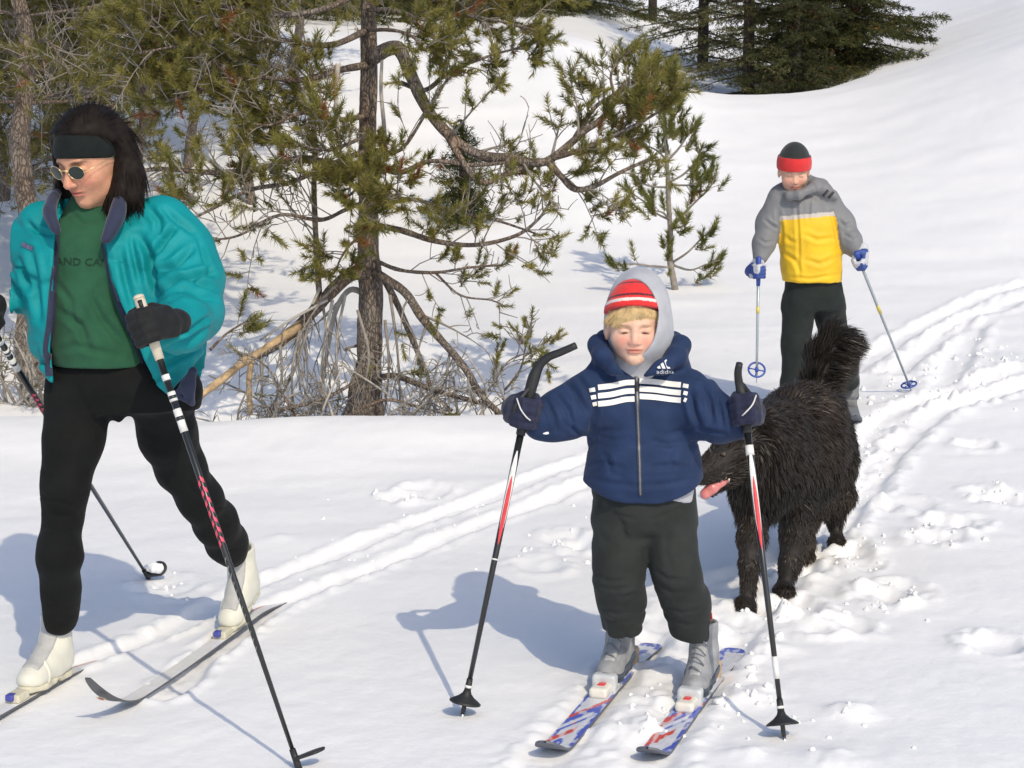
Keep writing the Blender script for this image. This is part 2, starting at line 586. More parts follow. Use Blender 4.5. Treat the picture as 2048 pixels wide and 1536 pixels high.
# paw prints and kicked snow: (ground xy, radius, depth, rim)
PITS = []
def pit(px, py, r, dep, rim=0.5):
    p = G(px, py); PITS.append((p[0], p[1], r, dep, rim))
for p in [(1130, 1080), (1080, 1130), (1170, 1090), (800, 995), (850, 985), (1890, 1075), (1850, 1078), (1975, 990), (2015, 1000), (1900, 1050), (1940, 1045),
          (1830, 1010), (1770, 1015), (1760, 1190), (1800, 1180), (1700, 1110), (1730, 1130), (345, 1175), (320, 1160), (1690, 1090), (1610, 1140),
          (1950, 890), (1990, 1290), (1640, 1260), (1590, 1215), (1510, 1215), (1700, 1255), (1450, 1240)]:
    pit(p[0], p[1], 0.055 + 0.03 * RNG.random(), 0.016 + 0.014 * RNG.random(), 0.5)
HUMPS = []
def hump(px, py, r, h_):
    p = G(px, py); HUMPS.append((p[0], p[1], r, h_))
for px, py, r, h_ in [(1300, 1345, 0.085, 0.05), (1330, 1400, 0.06, 0.03), (1490, 1395, 0.07, 0.045), (1530, 1380, 0.05, 0.03), (1700, 1425, 0.06, 0.045), (1275, 1455, 0.07, 0.045),
                      (1500, 1510, 0.07, 0.04), (1660, 1520, 0.08, 0.03), (1470, 1200, 0.07, 0.03), (1590, 1230, 0.06, 0.04), (1420, 1225, 0.06, 0.035), (1190, 1460, 0.05, 0.02),
                      (1560, 1300, 0.06, 0.03), (1440, 790, 0.1, 0.03)]:
    hump(px, py, r, h_)
for px, py in [(1130, 1085), (1090, 1130), (800, 997), (860, 990), (1990, 990), (1860, 1078), (1920, 1045), (1770, 1015), (1790, 1185), (345, 1178), (560, 1085)]:
    hump(px, py - 6, 0.05, 0.022)
CHURN = [(G(1880, 745), 0.85, 0.034), (G(2040, 730), 0.8, 0.034), (G(1760, 780), 0.5, 0.028), (G(1715, 900), 0.35, 0.026), (G(1640, 1080), 0.35, 0.022), (G(1520, 1240), 0.42, 0.024), (G(1400, 1350), 0.45, 0.014), (G(1480, 1420), 0.4, 0.012),
         (G(2040, 800), 0.6, 0.03)]

def dist_pl(X, Y, P):
    best = np.full(X.shape, 1e9)
    for i in range(len(P) - 1):
        a = P[i]; ba = P[i + 1] - a
        h = np.clip(((X - a[0]) * ba[0] + (Y - a[1]) * ba[1]) / max(ba @ ba, 1e-9), 0, 1)
        np.minimum(best, (X - a[0] - h * ba[0]) ** 2 + (Y - a[1] - h * ba[1]) ** 2, out=best)
    return np.sqrt(best)

def snow_z(x, y):
    z = base_z(x, y)
    P = np.stack([x, y, 0 * x], -1)
    # wind ripples and soft unevenness, calmer far away
    Pr = np.stack([x * 0.55 + y * 0.12, y * 1.6 - x * 0.25, 0 * x], -1)
    rip = fbm(Pr, 1.6, 3, 2)
    z = z + 0.010 * rip * sstep(5.0, 9.0, y) + 0.005 * rip + 0.02 * noise3(P, 0.45, 5) * sstep(6, 12, y)
    z = z + 0.0022 * fbm(P, 14, 3, 8) 
    wob = 0.012 * fbm(P, 6.0, 2, 4)
    lump = fbm(P, 22.0, 2, 6)
    for Pl, hw, dep, berm in TRACKS:
        lo = Pl.min(0) - 0.5; hi = Pl.max(0) + 0.5
        m = (x > lo[0]) & (x < hi[0]) & (y > lo[1]) & (y < hi[1])
        if not m.any(): continue
        d = dist_pl(x[m], y[m], Pl) + wob[m]
        g = 1 / (1 + np.exp((d - hw) / (hw * 0.16)))
        side = np.exp(-((d - hw * 1.75) / (hw * 0.6)) ** 2)
        z[m] += 0.7 * (-dep * g + berm * side * (0.75 + 0.9 * lump[m]) + 0.006 * g * lump[m])
    for c, r, amp in CHURN:
        m = (np.abs(x - c[0]) < 2.2 * r) & (np.abs(y - c[1]) < 2.2 * r)
        if not m.any(): continue
        w = np.exp(-(((x[m] - c[0]) / r) ** 2 + ((y[m] - c[1]) / (r * 0.9)) ** 2) ** 1.5)
        n1 = fbm(P[m], 9.0, 3, 21); n2 = noise3(P[m], 26.0, 23)
        z[m] += 0.14 * w * amp * (np.maximum(n1, -0.35) * 1.15 + 0.35 * n2)
    for cx, cy, r, dep, rim in PITS:
        m = (np.abs(x - cx) < 4 * r) & (np.abs(y - cy) < 5 * r)
        if not m.any(): continue
        d = np.sqrt(((x[m] - cx)) ** 2 + ((y[m] - cy) * 0.8) ** 2) + wob[m] * 0.9
        z[m] += -0.75 * dep * np.exp(-(d / r) ** 4) + dep * rim * np.exp(-((d - 1.5 * r) / (0.45 * r)) ** 2) * (0.7 + 0.8 * lump[m])
    for cx, cy, r, h_ in HUMPS:
        m = (np.abs(x - cx) < 4 * r) & (np.abs(y - cy) < 4 * r)
        if not m.any(): continue
        d = np.sqrt((x[m] - cx) ** 2 + (y[m] - cy) ** 2) + np.maximum(wob[m] * 1.3, -r)
        z[m] += 0.45 * h_ * np.exp(-np.maximum(d, 0) ** 2.6 / r ** 2.6) * (1 + 0.35 * lump[m])
    return z

def gz(x, y):
    return float(snow_z(np.array([float(x)]), np.array([float(y)]))[0])

def build_ground():
    rows = []; Y = -60.0
    while Y < 1.5: rows.append(Y); Y += 4.0 if Y < -6 else 0.8
    Y = 1.5
    while Y < 3.2: rows.append(Y); Y += 0.15
    while Y < 60:
        rows.append(Y); Y += 2.4 / (1800 * (1.5 / Y ** 2 + 0.11 / Y))
    while Y < 1500: rows.append(Y); Y *= 1.12
    cols = list(np.arange(-0.34, 0.3401, 0.00125))
    u = 0.34; st = 0.004
    out = []
    while u < 28: u += st; out.append(u); st *= 1.22
    cols = np.array([-c for c in out[::-1]] + cols + out)
    rows = np.array(rows)
    wv = np.where(rows > 3, rows, 3 * np.exp((np.minimum(rows, 3) - 3) / 60))
    X = cols[None, :] * wv[:, None]; Yg = np.repeat(rows[:, None], len(cols), 1)
    Z = snow_z(X.ravel(), Yg.ravel())
    V = np.stack([X.ravel(), Yg.ravel(), Z], 1)
    nr, nc = len(rows), len(cols)
    i = np.arange(nr * nc).reshape(nr, nc)
    Fq = np.stack([i[:-1, :-1].ravel(), i[:-1, 1:].ravel(), i[1:, 1:].ravel(), i[1:, :-1].ravel()], 1)
    o = mesh_obj('snow_ground', V, Fq, SNOW)
    tag(o, 'white snow field with ski grooves and kicked-up snow rising to a hillside', None, None, 'structure')
    return o

def snow_material():
    m = bpy.data.materials.new('snow'); m.use_nodes = True
    nt = m.node_tree; N = nt.nodes; L = nt.links; b = N['Principled BSDF']
    b.inputs['Base Color'].default_value = (0.86, 0.87, 0.885, 1)
    b.inputs['Roughness'].default_value = 0.62
    b.inputs['Specular IOR Level'].default_value = 0.28
    tc = N.new('ShaderNodeTexCoord')
    n1 = N.new('ShaderNodeTexNoise'); n1.inputs['Scale'].default_value = 38; n1.inputs['Detail'].default_value = 6; n1.inputs['Roughness'].default_value = 0.62
    n2 = N.new('ShaderNodeTexNoise'); n2.inputs['Scale'].default_value = 420; n2.inputs['Detail'].default_value = 2
    L.new(tc.outputs['Object'], n1.inputs['Vector']); L.new(tc.outputs['Object'], n2.inputs['Vector'])
    ad = N.new('ShaderNodeMath'); ad.operation = 'MULTIPLY_ADD'; ad.inputs[1].default_value = 0.22
    L.new(n2.outputs['Fac'], ad.inputs[0]); L.new(n1.outputs['Fac'], ad.inputs[2])
    bp = N.new('ShaderNodeBump'); bp.inputs['Strength'].default_value = 0.22; bp.inputs['Distance'].default_value = 0.012
    L.new(ad.outputs['Value'], bp.inputs['Height']); L.new(bp.outputs['Normal'], b.inputs['Normal'])
    n3 = N.new('ShaderNodeTexNoise'); n3.inputs['Scale'].default_value = 2.2; n3.inputs['Detail'].default_value = 5
    L.new(tc.outputs['Object'], n3.inputs['Vector'])
    rp = N.new('ShaderNodeValToRGB')
    rp.color_ramp.elements[0].position = 0.3; rp.color_ramp.elements[0].color = (0.84, 0.845, 0.855, 1)
    rp.color_ramp.elements[1].position = 0.7; rp.color_ramp.elements[1].color = (0.885, 0.885, 0.885, 1)
    L.new(n3.outputs['Fac'], rp.inputs['Fac']); L.new(rp.outputs['Color'], b.inputs['Base Color'])
    return m
SNOW = snow_material()
ground = build_ground()

# loose clods of snow thrown up along the tracks
def build_clods():
    bm = bmesh.new(); bmesh.ops.create_icosphere(bm, subdivisions=2, radius=1.0)
    base = np.array([v.co for v in bm.verts]); tri = np.array([[v.index for v in f.verts] for f in bm.faces]); bm.free()
    spots = []
    def around(px, py, n, sx, sy, r0, r1):
        for _ in range(n):
            spots.append((px + RNG.normal() * sx, py + RNG.normal() * sy, r0 + (r1 * .6 - r0) * RNG.random() ** 3))
    around(1880, 760, 40, 90, 28, .006, .03); around(2010, 740, 30, 60, 40, .006, .035); around(1740, 850, 30, 35, 40, .006, .025)
    around(1700, 950, 40, 25, 50, .005, .02); around(1560, 1240, 26, 70, 30, .005, .026); around(1480, 1390, 18, 60, 50, .005, .03)
    around(1300, 1400, 24, 40, 60, .005, .022); around(1650, 1450, 12, 70, 50, .005, .022); around(1130, 1090, 16, 40, 18, .006, .024)
    around(810, 995, 12, 30, 8, .006, .02); around(1990, 995, 16, 30, 14, .006, .03); around(1870, 1075, 14, 40, 10, .006, .024)
    around(340, 1170, 10, 30, 14, .005, .02); around(1780, 1190, 18, 40, 30, .006, .02); around(620, 1120, 12, 120, 40, .004, .012); around(900, 1050, 12, 140, 50, .004, .012)
    around(1230, 1000, 10, 60, 60, .005, .012); around(1720, 1120, 20, 40, 40, .005, .018)
    Vs = []; Fs = []; n = 0
    P = np.array([G(min(max(a, -60), 2110), b) for a, b, r in spots])
    Zs = snow_z(P[:, 0], P[:, 1])
    for k, (a, b, r) in enumerate(spots):
        s = base * (0.8 + 0.5 * RNG.random(3)) * r
        s = s * (1 + 0.45 * noise3(base, 1.9, k % 50)[:, None] + 0.30 * noise3(base, 5.0, k % 37)[:, None])
        Vs.append(s + [P[k, 0], P[k, 1], Zs[k] + r * 0.15]); Fs.append(tri + n); n += len(base)
    o = mesh_obj('snow_clods', np.concatenate(Vs), np.concatenate(Fs), SNOW)
    tag(o, 'loose clods of kicked-up snow scattered along the ski tracks', 'snow', None, 'stuff')
build_clods()
# ------------------------------------------------------------------ kit for figures and ski gear
def limb(pts, k=0.03):
    """pts: (px, py, depth Y, radius px)"""
    P = [W(a, b, y) for a, b, y, r in pts]; R = [r * mpp(y) for a, b, y, r in pts]
    return chain(P, R, k)

def loft_px(rows, Y, p=2.2):
    """rows (py, x left, x right, half depth m, depth shift m) as seen in the photograph at depth Y"""
    rows = sorted(rows, key=lambda r: -r[0])
    c0 = W((rows[0][1] + rows[0][2]) / 2, rows[0][0], Y)
    zs, a, b, ox, oy = [], [], [], [], []
    for r in rows:
        Lp, Rp = W(r[1], r[0], Y), W(r[2], r[0], Y)
        zs.append(Lp[2]); a.append((Rp[0] - Lp[0]) / 2); ox.append((Rp[0] + Lp[0]) / 2)
        b.append(r[3]); oy.append(Y + (r[4] if len(r) > 4 else 0))
    return loft((0, 0, 0), np.eye(3), zs, a, b, ox, oy, p)

def local(f, c, R, s=1.0, sx=1.0):
    """place an SDF written in local units: columns of R are the local axes"""
    c = np.asarray(c, np.float32); Rm = np.asarray(R, np.float32)
    def g(P):
        q = (P - c) @ Rm / np.float32(s)
        if sx != 1.0: q = q * np.array([1 / sx, 1, 1], np.float32)
        return f(q) * s
    return g

def head_sdf(child=0.0, nose=1.0, jaw=1.0, ears=True):
    ck = child
    parts = [
        (0.0, ell((0, -.07, .13), (.335, .415, .365))),
        (.14, ell((0, .09, -.14), (.275, .285, .36 - .02 * ck))),
        (.08, cone((-.15 * jaw, .08, -.30), (-.05, .24, -.40), .10, .075)),
        (.08, cone((.15 * jaw, .08, -.30), (.05, .24, -.40), .10, .075)),
        (.06, ball((0, .275, -.415), .07)),
        (.09, ball((-.165, .205, -.13), .105 + .02 * ck)), (.09, ball((.165, .205, -.13), .105 + .02 * ck)),
        (.06, cone((-.14, .325, .075), (.14, .325, .075), .035, .035)),
    ]
    def f(P):
        d = parts[0][1](P)
        for k, g in parts[1:]: d = smin(d, g(P), k)
        for sx in (-1, 1):     # sockets, then closed lids and a brow fold
            d = -smin(-d, ell((sx * .135, .40, .005), (.085, .10, .055))(P), .06)
            d = smin(d, ell((sx * .135, .305, -.012), (.068, .052, .046))(P), .02)
            d = -smin(-d, ell((sx * .138, .362, -.022), (.062, .022, .006))(P), .012)
        nz = smin(cone((0, .335, .05), (0, .335 + .095 * nose, -.135), .030, .045)(P), ball((0, .345 + .085 * nose, -.15), .043)(P), .03)
        for sx in (-1, 1): nz = smin(nz, ball((sx * .046, .36 + .03 * nose, -.165), .032)(P), .03)
        d = smin(d, nz, .035)
        d = smin(d, ell((0, .335, -.252), (.095, .055, .024))(P), .03)
        d = smin(d, ell((0, .330, -.300), (.078, .055, .028))(P), .03)
        d = -smin(-d, ell((0, .40, -.275), (.098, .05, .006))(P), .014)
        d = -smin(-d, ell((0, .375, -.352), (.06, .04, .022))(P), .03)
        for sx in ((-1, 1) if ears else ()):
            e = ell((sx * .345, -.03, -.06), (.038, .085, .12))(P)
            d = smin(d, e, .03)
        d = smin(d, cone((0, -.09, -.25), (0, -.17, -.85), .20, .20)(P), .07)
        return d
    return f

def skin_tint(V, c, R, s, base, lip, cheek, brow=None, flush=1.0):
    q = (V - c) @ R / s
    col = np.tile(np.array(base), (len(V), 1)).astype(float)
    def mixin(w, cc): 
        nonlocal col
        w = np.clip(w, 0, 1)[:, None]; col = col * (1 - w) + np.array(cc) * w
    for sx in (-1, 1):
        mixin(.75 * flush * np.exp(-(((q[:, 0] - sx * .17) / .10) ** 2 + ((q[:, 2] + .14) / .10) ** 2)) * (q[:, 1] > .1), cheek)
    mixin(.45 * flush * np.exp(-((q[:, 0] / .06) ** 2 + ((q[:, 2] + .14) / .06) ** 2)) * (q[:, 1] > .35), cheek)
    mixin(.95 * np.exp(-((q[:, 0] / .10) ** 4 + ((q[:, 2] + .275) / .042) ** 4)) * (q[:, 1] > .28), lip)
    mixin(.7 * np.exp(-((q[:, 0] / .10) ** 4 + ((q[:, 2] + .275) / .008) ** 2)) * (q[:, 1] > .28), (.18, .05, .04))
    for sx in (-1, 1):
        mixin(.7 * np.exp(-(((q[:, 0] - sx * .138) / .065) ** 4 + ((q[:, 2] + .02) / .010) ** 2)) * (q[:, 1] > .2), (.12, .06, .04))
        if brow is not None:
            arch = .085 - .25 * (q[:, 0] - sx * .14) ** 2 / .1
            mixin(.8 * np.exp(-(((q[:, 0] - sx * .145) / .085) ** 4 + ((q[:, 2] - arch) / .018) ** 2)) * (q[:, 1] > .2), brow)
    return col

def fist_sdf():
    """gloved fist closed round a pole along z; wrist at -y, palm on +x; unit: metres of an adult hand"""
    fs = [box((.031, -.022, .0), (.017, .043, .042), .016), cone((.022, -.05, .0), (.012, -.095, .0), .033, .031)]
    for i, z in enumerate((.033, .011, -.011, -.032)):
        e = (0, .003, .0, -.004)[i]; r = (.0125, .013, .0125, .0115)[i]
        fs.append(chain([(.034, .018, z), (.022 , .043 + e, z), (-.012, .041 + e, z), (-.030, .016, z), (-.022, -.010, z)], [r + .002, r + .001, r, r, r - .001], .006))
    fs.append(chain([(.024, -.045, .030), (.004, -.030, .045), (-.020, -.004, .047), (-.020, .022, .045)], [.017, .016, .014, .012], .008))
    return U(.0045, *fs)

def glove(name, c, axis, wrist, outer, s, m, parent, h=.0035, cuff=None):
    """fist round the pole at c; returns the object"""
    z = nrm(axis)
    x = np.asarray(outer, float); x = nrm(x - z * (x @ z))
    y = np.cross(z, x)
    fw = np.asarray(c, float) - np.asarray(wrist, float)
    if y @ fw < 0: y = -y
    R = np.stack([x, y, z], 1)
    f = local(fist_sdf(), c, R, s)
    w0 = c + R @ (np.array([.012, -.088, 0]) * s)
    fs = U(.02, f, cone(w0, wrist, .030 * s, (cuff or .034 * s)))
    lo, hi = bounds(c, wrist, pad=.085 * s + .02)
    return sdf_obj(name, rough(fs, .0012, 60, 3), lo, hi, h, m, parent, 1)

def plan_sdf(pts, rad, z0, z1, rnd=.004):
    def f(P):
        Q = P.copy(); Q[:, 2] = 0
        pp = [(a, b, 0) for a, b in pts]
        d2 = chain(pp, rad, .02)(Q)
        dz = np.maximum(z0 - P[:, 2], P[:, 2] - z1)
        m = np.stack([d2 + rnd, dz + rnd], 1)
        return np.linalg.norm(np.maximum(m, 0), axis=1) + np.minimum(m.max(1), 0) - rnd
    return f

def boot(parent, name, heel, fwd, up, s, shaft_top, mats, h=.004, style='nordic', lean=(0, 0, 0)):
    """s = 1 is an adult boot 0.28 m long; shaft_top: height; mats (upper, sole, tongue, lace)"""
    R = frame(fwd, up)
    H = shaft_top / s
    lean = np.asarray(lean, float)
    up_f = U(.035, cone((0, .050, .052), (0, .115, .050), .041, .043), cone((0, .115, .045), (0, .228, .032), .043, .030), ell((0, .215, .028), (.042, .05, .030)),
             cone((0, .080, .115), (0, .195, .045), .044, .030), cone((0, .058, .06), np.array((0, .066, H)) + lean, .044, .050))
    up_f = cut(up_f, lambda P: P[:, 2] - .014, .008)
    up_f = cut(up_f, lambda P: H - .004 - P[:, 2], .006)
    up_f = cut(up_f, cone((0, .066, H + .03) + lean, (0, .066, H - .03) + lean, .040, .034), .008)
    lo, hi = np.array([-.1, -.06, -.03]) , np.array([.1, .32, H + .05])
    c8 = np.array([[x, y, z] for x in (lo[0], hi[0]) for y in (lo[1], hi[1]) for z in (lo[2], hi[2])]) * s @ R.T + heel
    b = sdf_obj(name, rough(local(up_f, heel, R, s), .0009, 45, 2), c8.min(0), c8.max(0), h, mats[0], parent, 1)
    so = plan_sdf([(0, .042), (0, .115), (0, .20), (0, .245)], [.040, .037, .043, .030], -.004, .018)
    if style == 'nordic':
        so = cut(so, cone((-.1, .115, -.006), (.1, .115, -.006), .012, .012), .01)
    sdf_obj('sole', local(so, heel, R, s), c8.min(0), c8.max(0), h, mats[1], b, 1)
    # tongue / lace cover, standing a little proud of the instep
    if style == 'nordic':
        tg = both(grow(up_f, .005), box((0, .148, .155), (.030, .085, .20), .01), .004)
        tg = both(tg, lambda P: -(P[:, 1] - .088 + .10 * (P[:, 2] - .05)), .004)
        sdf_obj('lace_cover', local(tg, heel, R, s), c8.min(0), c8.max(0), h * .8, mats[2], b, 1)
        st = both(grow(up_f, .0035), box((0, .188, .07), (.06, .007, .06), .003), .002)
        sdf_obj('strap', local(st, heel, R, s), c8.min(0), c8.max(0), h * .8, mats[0], b, 1)
    else:
        tg = both(grow(up_f, .004), box((0, .14, .14), (.020, .085, .12), .008), .004)
        tg = both(tg, lambda P: -(P[:, 1] - .085 + .10 * (P[:, 2] - .05)), .004)
        sdf_obj('tongue', local(tg, heel, R, s), c8.min(0), c8.max(0), h * .8, mats[2], b, 1)
        rand_ = both(grow(up_f, .004), lambda P: P[:, 2] - .050 - .02 * np.sin(P[:, 1] * 22), .003)
        rand_ = both(rand_, lambda P: .005 - P[:, 2] + .01, .003)
        sdf_obj('toe_rand', local(rand_, heel, R, s), c8.min(0), c8.max(0), h * .8, mats[3], b, 1)
        for i in range(5):
            t = i / 4
            y = .205 - .10 * t; zz = .083 + .11 * t
            w = .024
            a = np.array([[-w, y - .012, zz - .006], [-.012, y + .003, zz + .008], [.0, y + .006, zz + .012], [.012, y + .003, zz + .008], [w, y - .012, zz - .006]])
            a[:, 0] *= 1; p = a * s @ R.T + heel
            p2 = a * [1, 1, 1] + np.array([[0, .010, -.008], [0, .004, -.004], [0, 0, 0], [0, -.004, .004], [0, -.010, .010]])
            tube('lace', smooth_path(p2 * s @ R.T + heel, 3), .0030 * s, mats[4], b, 6)
    return b, R

def ring_path(c, n, r, k=20, ratio=1.0, u=None):
    n = nrm(n); u = nrm(np.cross(n, [0.2, 0.1, 0.97])) if u is None else nrm(u - n * (np.dot(u, n)))
    w = np.cross(n, u)
    t = np.linspace(0, 2 * math.pi, k + 1)
    return c + np.outer(np.cos(t), u) * r + np.outer(np.sin(t), w) * r * ratio

def lathe(name, c, axis, prof, m, parent, n=20):
    """prof: (distance along axis, radius)"""
    ax = nrm(axis); u = nrm(np.cross(ax, [0.21, 0.17, 0.95])); w = np.cross(ax, u)
    V = []; Fq = []
    t = np.arange(n) / n * 2 * math.pi
    for d, r in prof: V.append(c + ax * d + (np.outer(np.cos(t), u) + np.outer(np.sin(t), w)) * r)
    for i in range(len(prof) - 1):
        for j in range(n):
            Fq.append([i * n + j, i * n + (j + 1) % n, (i + 1) * n + (j + 1) % n, (i + 1) * n + j])
    Fq.append(list(range(n))[::-1]); Fq.append([(len(prof) - 1) * n + j for j in range(n)])
    return mesh_obj(name, np.concatenate(V), Fq, m, parent, True)

def ski(name, label, group, path, width, thick, mtop, mbase, tip_h, tip_len, tint=None, tail_h=0.0, tip_shape='round', waist=.9, n=160, sink=-.003, tail_sink=0.0, kk=10):
    """path: ground points tail -> tip (xy); follows the snow, tip turned up"""
    P = smooth_path(np.array([[p[0], p[1], 0] for p in path], float), 24)[:, :2]
    sg = np.r_[0, np.cumsum(np.linalg.norm(np.diff(P, axis=0), axis=1))]; Ltot = sg[-1]
    s = np.linspace(0, Ltot, n)
    C = np.stack([np.interp(s, sg, P[:, 0]), np.interp(s, sg, P[:, 1])], 1)
    zg = snow_z(C[:, 0].copy(), C[:, 1].copy())
    pf_ = np.polyfit(s, zg, 3); fit = np.polyval(pf_, s); zg = fit + np.percentile(zg - fit, 92) + sink
    u = np.clip((s - (Ltot - tip_len)) / tip_len, 0, 1)
    zc = zg - tail_sink * sstep(.40, .20, s / Ltot) + tip_h * u ** 2.1 + tail_h * np.clip((.08 - s) / .08, 0, 1) ** 2
    T = np.gradient(np.c_[C, zc], axis=0); T /= np.linalg.norm(T, axis=1, keepdims=True)
    Rr = np.cross(T, [0, 0, 1]); Rr /= np.linalg.norm(Rr, axis=1, keepdims=True)
    Up = np.cross(Rr, T)
    q = s / Ltot
    wd = width / 2 * (waist + (1 - waist) * np.abs(2 * q - 1) ** 1.6)
    if tip_shape == 'point':
        wd = wd * np.where(u > .25, np.sqrt(np.clip(1 - ((u - .25) / .78) ** 2, 0, 1)) * .97 + .03, 1)
    else:
        e = np.clip((u - .55) / .45, 0, 1); wd = wd * (np.sqrt(np.clip(1 - e ** 2.6, 0, 1)) * .94 + .06)
    e = np.clip((.035 - s) / .035, 0, 1); wd = wd * (np.sqrt(np.clip(1 - .8 * e ** 2, 0, 1)))
    th = thick * (.45 + .55 * np.sin(np.clip(q, .02, .98) * math.pi) ** .6)
    K = kk
    root = empty(name, (float(C[n // 2, 0]), float(C[n // 2, 1]), float(zc[n // 2])), label, 'ski', group)
    ac = np.linspace(-1, 1, K + 1)
    top = (np.c_[C, zc] + Up * th[:, None])[:, None, :] + Rr[:, None, :] * (wd[:, None] * ac[None, :])[..., None]
    bot = np.c_[C, zc][:, None, :] + Rr[:, None, :] * (wd[:, None] * ac[None, :])[..., None]
    idx = np.arange(n * (K + 1)).reshape(n, K + 1)
    Fq = np.stack([idx[:-1, :-1].ravel(), idx[:-1, 1:].ravel(), idx[1:, 1:].ravel(), idx[1:, :-1].ravel()], 1)
    SS = np.repeat(s, K + 1); AA = np.tile(ac, n) * np.repeat(wd, K + 1)
    col = tint(SS, AA, Ltot) if tint else None
    mesh_obj('top_sheet', top.reshape(-1, 3), Fq, mtop, root, False, col)
    # base and side walls
    Vb = np.concatenate([bot.reshape(-1, 3), top[:, 0] - Up * .0004, top[:, -1] - Up * .0004])
    o1 = n * (K + 1); o2 = o1 + n
    Fb = [list(map(int, r[::-1])) for r in Fq]
    for i in range(n - 1):
        Fb.append([int(idx[i, 0]), int(idx[i + 1, 0]), o1 + i + 1, o1 + i][::-1]); Fb.append([int(idx[i, K]), o2 + i, o2 + i + 1, int(idx[i + 1, K])][::-1])
    mesh_obj('base', Vb, Fb, mbase, root, False)
    def at(d):
        """frame on the top sheet at distance d from the tail"""
        i = int(np.clip(round(d / Ltot * (n - 1)), 0, n - 1))
        return top[i, K // 2], T[i], Rr[i], Up[i]
    return root, at, Ltot

def strands(roots, dirs, length, width, bend=None, segs=3, curl=0.0, rng=RNG, sidebias=None):
    n = len(roots)
    length = np.broadcast_to(length, (n,)); width = np.broadcast_to(width, (n,))
    dirs = dirs / np.maximum(np.linalg.norm(dirs, axis=1, keepdims=True), 1e-9)
    rv = rng.normal(size=(n, 3)) if sidebias is None else sidebias + .35 * rng.normal(size=(n, 3))
    side = np.cross(dirs, rv); side /= np.maximum(np.linalg.norm(side, axis=1, keepdims=True), 1e-9)
    wav = rng.normal(size=(n, 3)) * curl
    V = np.zeros((n, segs + 1, 2, 3)); p = roots.copy(); d = dirs.copy()
    for i in range(segs + 1):
        w = width * (1 - .88 * (i / segs) ** 1.5)
        V[:, i, 0] = p - side * w[:, None] / 2; V[:, i, 1] = p + side * w[:, None] / 2
        p = p + d * (length / segs)[:, None]
        if bend is not None: d = d + bend / segs
        d = d + wav / segs * (1 if i % 2 else -.6)
        d /= np.maximum(np.linalg.norm(d, axis=1, keepdims=True), 1e-9)
    V = V.reshape(-1, 3)
    b = (np.arange(n) * (segs + 1) * 2)[:, None]
    F_ = []
    for i in range(segs):
        F_.append(np.concatenate([b + 2 * i, b + 2 * i + 1, b + 2 * i + 3, b + 2 * i + 2], 1))
    return V, np.concatenate(F_)

def sample_surface(V, Fq, n, rng=RNG, weight=None):
    a = V[Fq[:, 0]]; b = V[Fq[:, 1]]; c = V[Fq[:, 2]]; d = V[Fq[:, 3]]
    nf = np.cross(c - a, d - b); ar = np.linalg.norm(nf, axis=1)
    w = ar if weight is None else ar * weight((a + b + c + d) / 4)
    i = rng.choice(len(Fq), n, p=w / w.sum())
    u, v = rng.random((n, 1)), rng.random((n, 1))
    P = (a[i] * (1 - u) + b[i] * u) * (1 - v) + (d[i] * (1 - u) + c[i] * u) * v
    return P, nf[i] / np.maximum(ar[i][:, None], 1e-12)

# shared materials
BLACK_RUBBER = mat('black_rubber', (.018, .019, .020), .55, .2, 60, .2, 300)
POLE_BLACK = mat('pole_black', (.014, .015, .016), .28, .1, 40, coat=.3)
WHITE_PRINT = mat('white_print', (.72, .72, .70), .45, .12, 80)
RED_PRINT = mat('red_print', (.62, .045, .055), .4, .12, 80)
STEEL = mat('steel', (.55, .56, .57), .3, metal=1.0)
